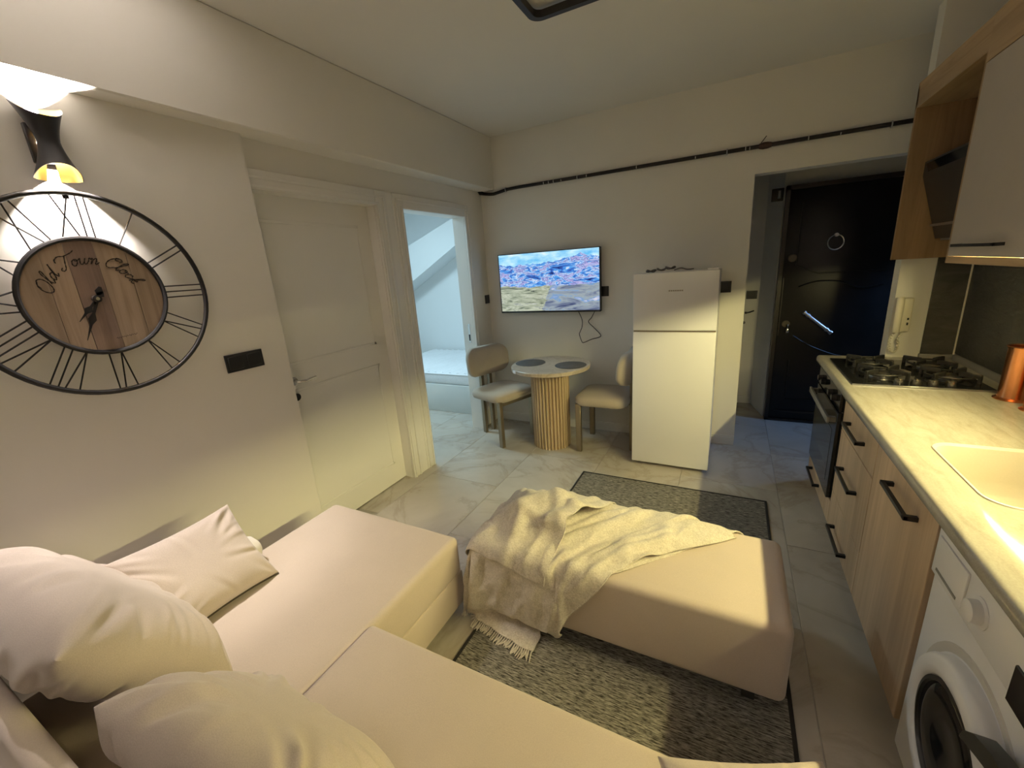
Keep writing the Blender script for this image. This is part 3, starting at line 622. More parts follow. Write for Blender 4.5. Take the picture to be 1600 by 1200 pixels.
-386,1722,409,-416,1750,408,-439,1773,415,-456,1786,403,-489,1804,383,-512,1807,367,-537,1817,347,-567,1810,321,-587,1813,306,-605,1808,292,-139,1540,407,-158,1562,420,-168,1574,441,-187,1591,438,
-201,1607,444,-223,1629,420,-245,1649,425,-249,1651,408,-279,1677,415,-300,1696,417,-314,1708,421,-338,1739,431,-358,1758,423,-358,1752,408,-391,1781,407,-414,1799,395,-434,1804,375,-466,1807,351,
-486,1813,335,-513,1811,312,-542,1812,288,-561,1814,273,-579,1809,259,-107,1562,409,-123,1583,423,-142,1600,419,-161,1619,421,-172,1636,439,-198,1660,431,-218,1681,430,-220,1682,409,-252,1708,413,
-273,1726,407,-294,1744,418,-326,1768,413,-334,1791,416,-332,1782,403,-366,1804,382,-391,1811,363,-413,1806,343,-442,1817,319,-463,1818,303,-489,1818,279,-516,1815,256,-535,1811,241,-553,1809,226,
-74,1587,407,-95,1610,411,-113,1628,415,-131,1647,412,-148,1664,420,-178,1691,424,-188,1709,429,-192,1713,409,-226,1740,409,-250,1760,412,-271,1777,407,-307,1797,389,-304,1809,394,-308,1805,377,
-343,1806,349,-366,1810,330,-390,1816,310,-418,1807,286,-438,1808,270,-465,1808,247,-489,1807,225,-508,1808,209,-526,1810,194,-43,1615,405,-65,1639,410,-83,1657,417,-103,1676,416,-123,1695,414,
-154,1724,414,-157,1737,427,-164,1744,409,-199,1772,410,-225,1791,402,-247,1803,387,-281,1805,358,-278,1826,369,-294,1832,349,-321,1815,315,-341,1810,297,-366,1810,276,-393,1813,254,-412,1812,237,
-439,1813,214,-463,1813,193,-481,1813,178,-499,1811,162,-12,1643,404,-36,1669,414,-55,1688,414,-75,1706,413,-95,1726,409,-128,1756,409,-125,1764,424,-137,1776,409,-172,1800,395,-199,1812,377,
-220,1814,358,-251,1808,329,-259,1836,333,-277,1822,318,-302,1837,286,-320,1828,266,-341,1816,244,-367,1812,221,-386,1812,205,-412,1813,182,-436,1813,162,-454,1812,146,-472,1811,131,19,1672,400,
-7,1699,410,-26,1718,412,-46,1737,412,-68,1757,414,-101,1786,399,-95,1791,417,-111,1796,398,-144,1815,370,-172,1817,345,-193,1821,327,-227,1818,297,-244,1839,294,-269,1842,283,-286,1814,255,
-294,1833,235,-318,1832,212,-341,1821,189,-360,1816,173,-385,1811,150,-408,1811,130,-426,1812,115,-444,1811,99,49,1700,400,23,1729,408,2,1748,409,-18,1767,412,-40,1787,404,-73,1805,377,
-73,1820,394,-91,1811,375,-114,1816,340,-144,1819,314,-166,1824,296,-203,1829,264,-228,1844,256,-257,1859,248,-268,1822,223,-278,1809,205,-293,1829,181,-317,1833,158,-334,1826,141,-358,1816,119,
-381,1813,99,-399,1812,83,-417,1811,67,80,1729,400,52,1758,409,31,1778,406,11,1794,398,-10,1804,386,-44,1825,355,-55,1843,365,-64,1823,345,-102,1826,315,-120,1840,288,-139,1837,267,
-178,1846,236,-211,1852,218,-243,1862,208,-275,1843,188,-263,1820,172,-273,1808,151,-291,1826,127,-308,1832,110,-333,1827,87,-354,1817,67,-371,1815,52,-389,1813,36,
 ]),
 (24, 19, [
-593,1249,319,-635,1247,324,-671,1253,329,-705,1257,335,-742,1256,344,-776,1251,355,-803,1260,368,-837,1262,358,-878,1267,360,-913,1272,365,-949,1275,370,-973,1276,352,-988,1293,320,-992,1310,290,
-993,1328,255,-998,1347,223,-1006,1367,195,-1008,1391,163,-989,1398,134,-587,1249,358,-628,1251,363,-664,1259,367,-698,1259,373,-734,1269,380,-767,1261,391,-799,1265,400,-830,1276,393,-872,1280,397,
-908,1286,400,-944,1294,398,-973,1309,372,-986,1327,339,-986,1344,308,-994,1361,276,-1005,1378,246,-1000,1396,217,-978,1401,186,-965,1416,157,-582,1261,395,-621,1267,398,-657,1273,402,-690,1278,407,
-727,1283,413,-759,1288,417,-788,1297,415,-821,1308,409,-863,1315,412,-900,1322,412,-934,1329,412,-968,1344,391,-986,1360,358,-989,1377,328,-999,1393,299,-986,1403,267,-968,1408,238,-963,1427,208,
-976,1442,179,-575,1294,414,-612,1299,419,-649,1306,421,-683,1312,426,-718,1320,422,-755,1325,429,-778,1330,434,-812,1343,425,-854,1351,425,-891,1354,432,-922,1366,418,-955,1379,400,-981,1394,377,
-986,1405,349,-970,1408,318,-963,1423,288,-977,1433,259,-993,1433,227,-1008,1427,196,-569,1331,424,-605,1337,428,-642,1344,429,-676,1349,434,-711,1355,437,-745,1354,452,-778,1356,462,-803,1375,447,
-845,1382,447,-881,1390,442,-911,1401,430,-949,1411,421,-967,1403,395,-967,1424,368,-980,1425,337,-996,1427,306,-1007,1435,274,-1013,1444,241,-1014,1448,206,-563,1363,444,-597,1373,439,-634,1380,443,
-668,1385,447,-703,1390,454,-740,1390,466,-769,1386,486,-796,1404,472,-837,1411,473,-875,1423,462,-907,1430,455,-919,1427,420,-958,1437,408,-980,1446,380,-978,1449,346,-978,1453,311,-978,1457,277,
-978,1461,242,-979,1466,207,-555,1393,465,-590,1400,467,-626,1404,471,-661,1410,475,-695,1417,480,-732,1423,486,-762,1419,505,-790,1432,500,-831,1442,496,-863,1449,479,-877,1454,448,-910,1462,430,
-944,1472,407,-965,1478,382,-976,1481,351,-978,1487,317,-980,1493,282,-982,1497,247,-985,1502,212,-550,1411,500,-585,1412,504,-621,1409,508,-656,1416,509,-688,1429,502,-721,1436,519,-755,1444,530,
-785,1459,528,-817,1466,509,-848,1479,483,-877,1488,466,-909,1498,445,-943,1508,419,-962,1514,390,-974,1520,358,-972,1525,322,-972,1530,288,-972,1533,252,-972,1537,216,-559,1432,523,-579,1431,533,
-612,1443,521,-643,1453,508,-676,1464,513,-711,1474,522,-743,1481,532,-776,1491,540,-804,1502,507,-834,1512,480,-861,1520,458,-892,1530,433,-928,1542,412,-958,1552,395,-970,1558,363,-970,1564,327,
-971,1569,292,-971,1572,257,-971,1574,219,-534,1456,532,-564,1467,529,-598,1479,516,-630,1490,513,-664,1500,521,-698,1508,535,-731,1518,535,-764,1529,535,-795,1541,504,-822,1549,477,-849,1557,454,
-883,1569,431,-919,1581,413,-951,1590,401,-962,1596,369,-965,1603,331,-965,1608,297,-971,1611,260,-973,1613,222,-523,1493,532,-553,1504,530,-586,1516,519,-619,1524,528,-655,1535,530,-687,1545,536,
-718,1555,541,-755,1568,529,-791,1580,505,-816,1588,480,-843,1597,455,-876,1608,431,-909,1619,411,-940,1627,397,-964,1635,374,-966,1643,336,-963,1647,301,-967,1650,263,-973,1652,224,-523,1529,526,
-546,1540,543,-579,1550,535,-610,1561,524,-641,1571,536,-675,1582,531,-708,1592,534,-744,1601,508,-780,1615,494,-812,1626,485,-843,1636,461,-871,1648,433,-902,1657,415,-932,1665,399,-961,1675,378,
-963,1683,340,-972,1685,306,-974,1688,265,-973,1691,227,-505,1558,514,-538,1568,517,-572,1575,515,-604,1590,519,-630,1609,536,-663,1620,532,-698,1628,520,-732,1636,491,-766,1645,475,-799,1656,463,
-836,1674,456,-871,1687,441,-895,1695,417,-928,1705,403,-960,1716,380,-970,1721,345,-971,1723,308,-974,1727,267,-970,1730,229,-496,1591,494,-531,1600,496,-565,1605,491,-598,1618,494,-626,1637,509,
-655,1651,514,-688,1654,489,-726,1673,481,-751,1676,457,-786,1688,443,-825,1704,431,-859,1719,425,-891,1733,420,-925,1747,403,-959,1757,383,-971,1758,350,-963,1759,310,-963,1765,268,-965,1769,233,
-487,1624,476,-523,1633,476,-557,1639,471,-591,1650,472,-622,1664,481,-648,1686,495,-678,1687,469,-714,1698,455,-741,1713,448,-774,1721,423,-811,1736,411,-844,1749,405,-878,1766,403,-917,1786,392,
-951,1794,373,-967,1795,347,-988,1783,312,-995,1778,272,-1001,1783,238,-477,1658,458,-515,1666,456,-549,1674,453,-583,1683,452,-614,1695,460,-643,1716,469,-677,1725,457,-700,1728,436,-730,1741,426,
-764,1758,411,-800,1773,405,-830,1785,398,-866,1797,381,-905,1799,357,-930,1798,339,-963,1806,318,-981,1805,286,-1002,1797,262,-1025,1793,237,-469,1693,444,-506,1702,442,-540,1710,439,-573,1720,443,
-605,1731,444,-643,1744,440,-674,1763,445,-687,1763,425,-721,1774,409,-758,1793,400,-785,1801,384,-815,1800,366,-853,1800,342,-891,1798,319,-917,1811,306,-946,1809,283,-966,1798,256,-993,1802,233,
-1001,1792,210,-461,1730,431,-497,1738,430,-531,1747,429,-565,1757,432,-597,1766,429,-636,1778,426,-666,1796,428,-674,1792,401,-710,1805,386,-743,1801,366,-769,1801,349,-803,1808,329,-840,1802,303,
-874,1798,284,-900,1817,270,-934,1799,246,-965,1818,224,-970,1794,203,-995,1799,181,-454,1767,421,-488,1774,417,-522,1783,418,-556,1791,415,-592,1801,409,-631,1807,401,-658,1821,399,-679,1805,374,
-702,1811,347,-727,1812,332,-754,1806,314,-790,1802,291,-826,1805,266,-856,1798,249,-884,1821,234,-918,1798,209,-948,1810,189,-977,1817,173,-972,1791,151,-446,1801,404,-480,1803,396,-513,1813,395,
-548,1819,387,-587,1823,376,-622,1818,366,-646,1835,363,-665,1807,342,-695,1813,318,-713,1826,298,-737,1805,278,-775,1807,254,-809,1805,231,-839,1800,214,-868,1824,197,-901,1803,173,-933,1801,155,
-959,1816,138,-988,1811,122,-437,1818,370,-471,1824,364,-505,1822,357,-541,1829,349,-579,1823,337,-613,1821,328,-638,1845,326,-652,1820,307,-676,1804,285,-698,1820,265,-726,1820,244,-758,1801,220,
-791,1811,199,-821,1812,181,-851,1825,161,-886,1811,138,-914,1799,120,-942,1809,104,-972,1813,88,-430,1825,333,-463,1825,326,-497,1824,319,-536,1826,310,-572,1834,300,-604,1827,290,-631,1853,288,
-659,1838,273,-655,1808,252,-683,1805,233,-709,1824,210,-741,1815,187,-772,1804,167,-801,1808,148,-832,1825,127,-867,1817,104,-895,1802,86,-924,1803,69,-953,1806,54,-423,1823,294,-456,1828,288,
-489,1827,281,-528,1825,272,-563,1840,263,-595,1835,253,-625,1857,249,-658,1857,238,-653,1827,219,-661,1803,200,-692,1809,179,-723,1823,156,-752,1818,135,-781,1816,115,-813,1824,92,-847,1818,71,
-876,1807,53,-905,1807,36,-933,1790,25,-417,1821,255,-448,1832,249,-480,1829,242,-518,1824,234,-554,1835,225,-586,1845,216,-621,1859,210,-653,1874,203,-661,1846,186,-648,1819,168,-670,1803,147,
-702,1810,125,-732,1816,104,-761,1817,84,-793,1815,61,-826,1811,39,-855,1803,21,-882,1783,16,-910,1762,19,
 ]),
]
tr = thing('throw_blanket', 'woven beige throw with a fringed edge crumpled over the ottoman', 'throw', (-.5, 1.5, .392))
def cubic(a, b_, c, d): return (b_*9+c*9-a-d)/16
def upsample(G):                                   # doubles a grid of points, smoothly
    def rows(R):
        out = []
        for i in range(len(R)-1):
            a, b_, c, d = R[max(i-1, 0)], R[i], R[i+1], R[min(i+2, len(R)-1)]
            out.append(b_); out.append([cubic(a[j], b_[j], c[j], d[j]) for j in range(len(b_))])
        return out+[R[-1]]
    G = rows(G); T = [list(q) for q in zip(*G)]; T = rows(T); return [list(q) for q in zip(*T)]
sheets = []
for k, (na, nb, D) in enumerate(THROW):
    G = [[Vector(D[3*(i*nb+j):3*(i*nb+j)+3])/1000 for j in range(nb)] for i in range(na)]
    G = upsample(G); n1, n2 = len(G)-1, len(G[0])-1; H = [list(r) for r in G]
    for i in range(n1+1):
        for j in range(n2+1):                      # small creases in the weave
            du = G[min(i+1, n1)][j]-G[max(i-1, 0)][j]; dv = G[i][min(j+1, n2)]-G[i][max(j-1, 0)]; nn = du.cross(dv)
            if nn.length < 1e-9: continue
            nn.normalize()
            if (nn.z if abs(nn.z) > .25 else -nn.y) < 0: nn = -nn
            a, c = i/n1, j/n2
            q = noise.noise(Vector((a*3+c*1.5, c*7-a*2.0, k*7.3))); q2 = noise.noise(Vector((a*8, c*9, k*3.1+4)))
            e = min(1, 6*min(a, 1-a, c, 1-c)+.3)
            H[i][j] = G[i][j]+nn*((.018*max(0, 1-abs(q)*2.4)**2+.005*max(0, q2))*e*(1.0 if k else .5))
    V = [p for r in H for p in r]; F = [(i*(n2+1)+j, (i+1)*(n2+1)+j, (i+1)*(n2+1)+j+1, i*(n2+1)+j+1) for i in range(n1) for j in range(n2)]
    b = B(); b.add(V, F); o = mk(('under_fold', 'middle_fold', 'top_flap')[k], b, 'throw', tr, smooth=180)
    m_ = o.modifiers.new('thick', 'SOLIDIFY'); m_.thickness = .0045; m_.offset = 0
    m_ = o.modifiers.new('smooth', 'SUBSURF'); m_.levels = m_.render_levels = 1
    sheets.append((H, n1, n2))
    mk('hem', B().tube([H[i][0] for i in range(n1+1)], .0032, 6), 'throw', o, smooth=80)      # stitched long edge
rnd = random.Random(5); fb = B()
def tassels(edge, inward, L):
    d = [(edge[i+1]-edge[i]).length for i in range(len(edge)-1)]; tot = sum(d); s = .004
    while s < tot:
        t = s; i = 0
        while i < len(d)-1 and t > d[i]: t -= d[i]; i += 1
        p = edge[i].lerp(edge[i+1], min(1, t/d[i])); out = (edge[i]-inward[i]).normalized()
        for q in range(2):
            l = L*rnd.uniform(.7, 1.1); pts = [p]; v = out.copy()
            side = Vector((rnd.uniform(-1, 1), rnd.uniform(-1, 1), rnd.uniform(-.3, .3)))*.5
            for m in range(4):
                v = (v+Vector((0, 0, -.55))+side*.35).normalized(); r = pts[-1]+v*(l/4)
                if r.z < .012: r.z = .012+.001*q; r += Vector((out.x, out.y, 0))*.004
                pts.append(r)
            fb.tube(pts, [.0026, .0030, .0028, .0024, .0016], 5)
        s += rnd.uniform(.008, .013)
H, n1, n2 = sheets[1]; tassels(H[0], H[1], .052)
H, n1, n2 = sheets[2]; tassels([H[i][n2] for i in range(n1+1)], [H[i][n2-1] for i in range(n1+1)], .048)
mk('fringe', fb, 'throw', tr, smooth=70, kind='stuff')
# ---- wall clock
ck = thing('wall_clock', 'large open black metal clock with Roman numerals and a wooden dial', 'clock', (XL, .695, 1.547))
CX, CY, CZ = XL+.044, .695, 1.547
def cp(r, a, x=CX): return Vector((x, CY+r*math.sin(a), CZ+r*math.cos(a)))      # a clockwise from 12
mk('outer_ring', B().tube([cp(.352, 2*PI*i/72) for i in range(72)], .0092, 10, closed=True), 'black', ck)
mk('inner_ring', B().tube([cp(.203, 2*PI*i/60) for i in range(60)], .0085, 8, closed=True), 'black', ck)
cw = []
for i, (c1, c2) in enumerate((((.42, .315, .225), (.30, .21, .14)), ((.47, .35, .25), (.33, .235, .16)), ((.31, .215, .165), (.215, .145, .11)), ((.46, .345, .245), (.33, .235, .155)), ((.40, .295, .205), (.28, .20, .13)))):
    cw.append(wood('dial_plank_wood', c1, c2, 2, .6, 2.2))
edges = [-.2, -.118, -.052, .028, .115, .2]
for i in range(5):                                                               # five upright planks cut to the disc
    y0, y1 = edges[i]+.0008, edges[i+1]-.0008; k = 10; poly = []
    for j in range(k+1): y = y0+(y1-y0)*j/k; poly.append((CY+y, CZ+math.sqrt(max(0, .199**2-y*y))))
    for j in range(k, -1, -1): y = y0+(y1-y0)*j/k; poly.append((CY+y, CZ-math.sqrt(max(0, .199**2-y*y))))
    mk('dial_plank', B().prism(poly, CX-.012, CX-.003-(.0012 if i % 2 else 0), 0), cw[i], ck, smooth=0)
NUM = ['XII', 'I', 'II', 'III', 'IV', 'V', 'VI', 'VII', 'VIII', 'IX', 'X', 'XI']
for h, s in enumerate(NUM):
    a = 2*PI*h/12; wid = {'I': .022, 'V': .052, 'X': .062}; tot = sum(wid[c] for c in s); p = -tot/2
    er = Vector((0, math.sin(a), math.cos(a))); et = Vector((0, math.cos(a), -math.sin(a))); o0 = Vector((CX, CY, CZ))
    for c in s:
        w2 = wid[c]; m_ = p+w2/2
        bars = {'I': [(m_, m_)], 'V': [(m_, p+.006), (m_, p+w2-.006)], 'X': [(p+.006, p+w2-.006), (p+w2-.006, p+.006)]}[c]
        for ti, to in bars:
            ri = math.sqrt(.203**2-ti*ti); ro = math.sqrt(.352**2-to*to)
            mk('numeral_bar', B().cyl(o0+er*ri+et*ti, o0+er*ro+et*to, .0027, n=6), 'black', ck)
        p += w2
# lettering, drawn with pen strokes on the dial
INK = plain('ink', (.022, .014, .010), .8)
GL = {  # x across, y up, in units of the x-height
 'O': [[(.75, 1.75), (.35, 1.55), (.1, 1.0), (.15, .35), (.5, 0), (.95, .15), (1.25, .75), (1.2, 1.4), (.85, 1.8), (.45, 1.6), (.3, 1.2)]],
 'l': [[(.0, .25), (.3, .9), (.5, 1.7), (.38, 1.85), (.25, 1.4), (.2, .4), (.35, .02), (.6, .3)]],
 'd': [[(.62, .8), (.35, .9), (.08, .5), (.2, .05), (.5, .25), (.68, .8), (.85, 1.75), (.72, .5), (.82, .03), (1.05, .3)]],
 'T': [[(-.05, 1.25), (.0, 1.65), (.4, 1.8), (.9, 1.6), (1.5, 1.75), (1.75, 2.0)], [(.95, 1.65), (.8, .9), (.6, .2), (.25, .0), (.0, .25), (.25, .45)]],
 'o': [[(.45, .85), (.15, .7), (.1, .2), (.4, .0), (.65, .35), (.6, .75), (.4, .85), (.5, .6), (.85, .7)]],
 'w': [[(.0, .7), (.12, .85), (.15, .2), (.35, .02), (.55, .3), (.62, .85), (.6, .2), (.8, .02), (1.0, .4), (1.02, .85), (1.2, .7)]],
 'n': [[(.0, .6), (.15, .85), (.15, .0), (.3, .65), (.5, .88), (.6, .6), (.62, .1), (.75, .02), (.95, .35)]],
 'C': [[(1.0, 1.3), (1.1, 1.65), (.8, 1.85), (.35, 1.5), (.1, .8), (.25, .15), (.65, .0), (1.1, .35)], [(.8, 1.85), (.5, 1.75), (.6, 1.4), (.85, 1.5)]],
 'c': [[(.6, .65), (.5, .85), (.2, .7), (.1, .25), (.35, .0), (.75, .35)]],
 'k': [[(.0, .25), (.35, 1.0), (.48, 1.75), (.32, 1.7), (.2, .0)], [(.22, .4), (.5, .85), (.6, .65), (.3, .45), (.55, .05), (.85, .25)]],
 's': [[(.0, .1), (.35, .85), (.5, .5), (.4, .05), (.1, .1)]], 'e': [[(.1, .4), (.5, .6), (.35, .88), (.1, .5), (.25, .02), (.65, .3)]],
 'i': [[(.05, .4), (.2, .85), (.2, .1), (.45, .2)]], ' ': []}
ADV = {'O': 1.35, 'l': .58, 'd': 1.05, 'T': 1.35, 'o': .82, 'w': 1.18, 'n': .95, 'C': 1.15, 'c': .74, 'k': .85, ' ': .55, 's': .6, 'e': .62, 'i': .42}
def arc_text(s, rad, xh, mid, thick, name, straight=None):
    tot = sum(ADV[c] for c in s)*xh; pos = -tot/2; b = B()
    for c in s:
        for st in GL[c]:
            pts = []
            for q in catmull([(x, y, 0) for x, y in st], 5):
                lx = pos+(q.x+.28*q.y)*xh; ly = q.y*xh
                if straight is None: a = mid+lx/rad; P = Vector((CX-.0022, CY+(rad+ly)*math.sin(a), CZ+(rad+ly)*math.cos(a)))
                else: P = Vector((CX-.0022, CY+straight[0]+lx, CZ+straight[1]+ly))
                pts.append(P)
            m = len(pts); b.tube(pts, [thick*(.6+.6*abs(math.sin(i*.9))) for i in range(m)], 5)
        pos += ADV[c]*xh
    mk(name, b, INK, ck)
arc_text('Old Town Clock', .115, .0245, -.10, .0016, 'lettering')
mk('faint_scribble', B().tube([(CX-.0022, CY+.012+.066*i/60, CZ-.156+.008*i/60+.0035*math.sin(i*.9)*abs(math.cos(i*.23))) for i in range(61)], .0006, 5), INK, ck)
mk('hub', B().cyl((CX-.004, CY-.011, CZ-.007), (CX+.012, CY-.011, CZ-.007), .013, n=18), 'black', ck)
mk('hub_cap', B().cyl((CX+.010, CY-.011, CZ-.007), (CX+.0145, CY-.011, CZ-.007), .006, n=14), 'chrome', ck)
def hand(name, a, L, tail):
    d = Vector((0, math.sin(a), math.cos(a))); e = Vector((0, math.cos(a), -math.sin(a))); o0 = Vector((CX+.007, CY-.011, CZ-.007)); b = B()
    prof = [(-tail, .004), (-tail*.6, .012), (-tail*.3, .004), (0, .006), (L*.35, .004), (L*.5, .012), (L*.62, .004), (L, .0008)]
    V = [o0+d*t+e*w_ for t, w_ in prof]+[o0+d*t-e*w_ for t, w_ in prof[::-1]]
    n = len(V); b.add([v for v in V]+[v+Vector((.002, 0, 0)) for v in V], [tuple(range(n)), tuple(range(2*n-1, n-1, -1))]+[(i, (i+1) % n, n+(i+1) % n, n+i) for i in range(n)])
    mk(name, b, 'black', ck, smooth=0)
hand('minute_hand', math.radians(204), .155, .045); hand('hour_hand', math.radians(222), .10, .03)
mk('hanging_plate', bx(CX-.012, CX-.006, CY-.009, CY+.009, CZ+.332, CZ+.352, bev=.002, seg=1), 'black', ck)
# ---- hourglass wall sconces
BULB = emit('sconce_bulb', (1.0, .80, .52), 60.0)
def sconce(name, label, rot, pos, group, up=1.0, down=1.0):
    t = thing(name, label, 'wall lamp', (0, 0, 0), group)
    n, m_ = 32, 18; tm = math.radians(164); cx = .058
    Vo, Vi, F = [], [], []
    for i in range(n+1):
        th = -tm+2*tm*i/n; hh = .070+.042*min(1, abs(th)/math.radians(100))**2.2
        for j in range(m_+1):
            q = -1+2*j/m_; zz = hh*q; r = .027+.031*abs(zz/.105)**1.5
            c, s = math.cos(th), math.sin(th)
            Vo.append((cx+r*c, r*1.05*s, zz)); Vi.append((cx+(r-.0022)*c, (r-.0022)*1.05*s, zz))
    f = lambda i, j: i*(m_+1)+j
    for i in range(n):
        for j in range(m_): F.append((f(i, j), f(i+1, j), f(i+1, j+1), f(i, j+1)))
    N = len(Vo)
    rim = []
    for i in range(n):
        for j in (0, m_): rim.append((f(i, j), f(i+1, j), N+f(i+1, j), N+f(i, j)))
    for j in range(m_):
        for i in (0, n): rim.append((f(i, j), f(i, j+1), N+f(i, j+1), N+f(i, j)))
    b = B(); b.add(Vo+Vi, F+rim); mk('outer_shade', b, 'black', t, smooth=60)
    b = B(); b.add([tuple(Vector(v)) for v in Vi], F); mk('gold_lining', b, 'gold', t, smooth=60)
    mk('mounting_plate', bx(0, .018, -.036, .036, -.06, .06, bev=.003), 'black', t)
    mk('arm', B().cyl((.01, 0, 0), (.051, 0, 0), .006, n=10), 'black', t)
    mk('bulb', B().lathe([(0, -.009), (.006, -.008), (.008, -.004), (.008, .004), (.006, .008), (0, .009)], (.058, 0, 0), 16), BULB, t)
    t.location = pos; t.rotation_euler = (0, 0, rot)
    P = Vector(pos); Rz = Matrix.Rotation(rot, 3, 'Z')
    for sz, k in ((.030, .46*up), (-.014, .42*down)): lamp(name+'_light', 'POINT', P+Rz @ Vector((.058, 0, sz)), P_SCONCE*k, WARM, .012)
    return t
sconce('wall_sconce', 'black hourglass wall lamp with gold lining above the clock', 0, (XL, .690, 2.050), 'hourglass wall lamps', 1.0, .72)
sconce('wall_sconce', 'added unseen fill lamp, black hourglass shape, on the clock wall behind the viewer', 0, (XL, -.75, 2.05), 'hourglass wall lamps', .28, .28)  # added out of view as weak ambient fill
sconce('wall_sconce', 'added unseen fill lamp, black hourglass shape, on the dark wall behind the viewer', PI/2, (.70, YF, 2.0), 'hourglass wall lamps', 2.0, .2)  # added out of view, mostly uplight, to brighten the ceiling and walls
# ---- switch plates
def switch(label, p0, p1, axis, gangs=1):
    x0, y0, z0 = p0; x1, y1, z1 = p1
    t = thing('switch_plate', label, 'switch', ((x0+x1)/2, (y0+y1)/2, z0))
    mk('plate', bx(x0, x1, y0, y1, z0, z1, bev=.0018, seg=1), 'black_plastic', t)
    for g in range(gangs):
        if axis == 0:
            w_ = (y1-y0)/gangs; a = y0+w_*g; mk('rocker', bx(x1-.002, x1+.0025, a+.012, a+w_-.012, z0+.012, z1-.012, bev=.0015, seg=1), 'black_plastic', t)
        else:
            w_ = (x1-x0)/gangs; a = x0+w_*g; mk('rocker', bx(a+.012, a+w_-.012, y0-.0025, y0+.002, z0+.012, z1-.012, bev=.0015, seg=1), 'black_plastic', t)
switch('wide black double switch plate beside the wall clock', (XL, 1.078, 1.155), (XL+.009, 1.258, 1.24), 0, 2)
switch('small black switch plate beside the bedroom door casing', (XD, 3.575, 1.222), (XD+.008, 3.652, 1.304), 0)
switch('black socket plate peeking out right of the television', (-1.03, YB-.009, 1.252), (-.948, YB, 1.337), 1)
switch('black switch plate right of the white fridge', (-.092, YB-.009, 1.25), (-.008, YB, 1.335), 1)
switch('dim black switch plate on the hall wall beside the entrance door', (.128, 4.821, 1.085), (.222, 4.83, 1.165), 1)
# ---- television
tv = thing('television', 'flat wall-mounted television showing blue mountain ridges', 'television', (-1.491, 3.60, 1.40))
mk('housing', bx(-1.979, -1.002, 3.592, 3.632, 1.128, 1.668, bev=.004), 'black_plastic', tv)
mk('bezel', bx(-1.979, -1.972, 3.586, 3.594, 1.128, 1.668).box(-1.009, -1.002, 3.586, 3.594, 1.128, 1.668).box(-1.979, -1.002, 3.586, 3.594, 1.661, 1.668).box(-1.979, -1.002, 3.586, 3.594, 1.128, 1.143), 'black_plastic', tv)
scr = bpy.data.objects.new('screen', mesh_of('screen', bx(-.4815, .4815, -.001, .001, -.259, .259), M['screen'], smooth=0)); COL.objects.link(scr)
scr.parent = tv; scr.location = (0, -.0095, .002)
mk('wall_bracket', bx(-1.65, -1.33, 3.63, YB-.001, 1.30, 1.50), 'black', tv)
mk('cable', B().tube(catmull([(-1.21, 3.61, 1.13), (-1.19, 3.645, 1.05), (-1.192, 3.645, .985), (-1.21, 3.64, .94), (-1.216, 3.64, .915), (-1.192, 3.635, .85), (-1.17, 3.635, .845), (-1.10, 3.635, .875), (-1.03, 3.64, .895), (-1.022, 3.64, .918), (-1.08, 3.642, .98), (-1.13, 3.645, 1.03), (-1.10, 3.64, 1.07), (-1.06, 3.61, 1.13)], 6), .0035, 6), 'black', tv, label='thin black cable looping below')
# ---- round table, placemats, chairs
TX, TY, TZ = -1.335, 3.205, .735
tb = thing('round_table', 'small round marble-topped table with a fluted wooden pedestal', 'table', (TX, TY, 0))
def mk_tabletop():
    m, nt, b = newmat('beige_marble_top'); v = coords(nt); f = noi(nt, v, 4, 7, .6, 2.0)
    nt.links.new(ramp(nt, f, [(.3, (.44, .37, .295)), (.48, (.55, .48, .39)), (.52, (.42, .355, .28)), (.7, (.60, .53, .45))]), b.inputs['Base Color']); b.inputs['Roughness'].default_value = .35
    return m
mk('table_top', B().lathe([(0, TZ-.036), (.32, TZ-.036), (.332, TZ-.030), (.335, TZ-.005), (.330, TZ), (0, TZ)], (TX, TY, 0), 64), mk_tabletop(), tb, smooth=35)
nfl = 34; V = []; F = []
sub = 8; NN = nfl*sub; PX, PY, PR = TX-.02, TY+.02, .152
for zz in (0, TZ-.036):
    for i in range(NN):
        a = 2*PI*i/NN; k = (i % sub)/sub; r = PR-.006 if k < .13 else PR+.013*math.sqrt(max(0, 1-(2*(k-.13)/.87-1)**2)); V.append((PX+r*math.cos(a), PY+r*math.sin(a), zz))
for i in range(NN): F.append((i, (i+1) % NN, NN+(i+1) % NN, NN+i))
b = B(); b.add(V, F); mk('fluted_pedestal', b, wood('pedestal_oak', (.56, .43, .275), (.44, .32, .19), 2, .55, 1.4), tb, smooth=0)
mk('sticker', bx(-.028, .028, -.002, .002, -.012, .012, bev=.0015, seg=1).xf(Matrix.Translation((TX-.215, TY-.2575, TZ-.018)) @ Matrix.Rotation(math.radians(-40), 4, 'Z')), 'white_metal', tb, label='small white sticker')
for lab, x, y in (('round grey placemat on the table nearer the bedroom door', -1.525, 3.215), ('round grey placemat on the table nearer the fridge', -1.150, 3.195)):
    o = mk('placemat', B().lathe([(0, TZ), (.128, TZ), (.131, TZ+.002), (.128, TZ+.0045), (0, TZ+.0045)], (x, y, 0), 40), 'placemat', base=(x, y, TZ))
    tag(o, lab, 'placemat', 'placemats on the round table')
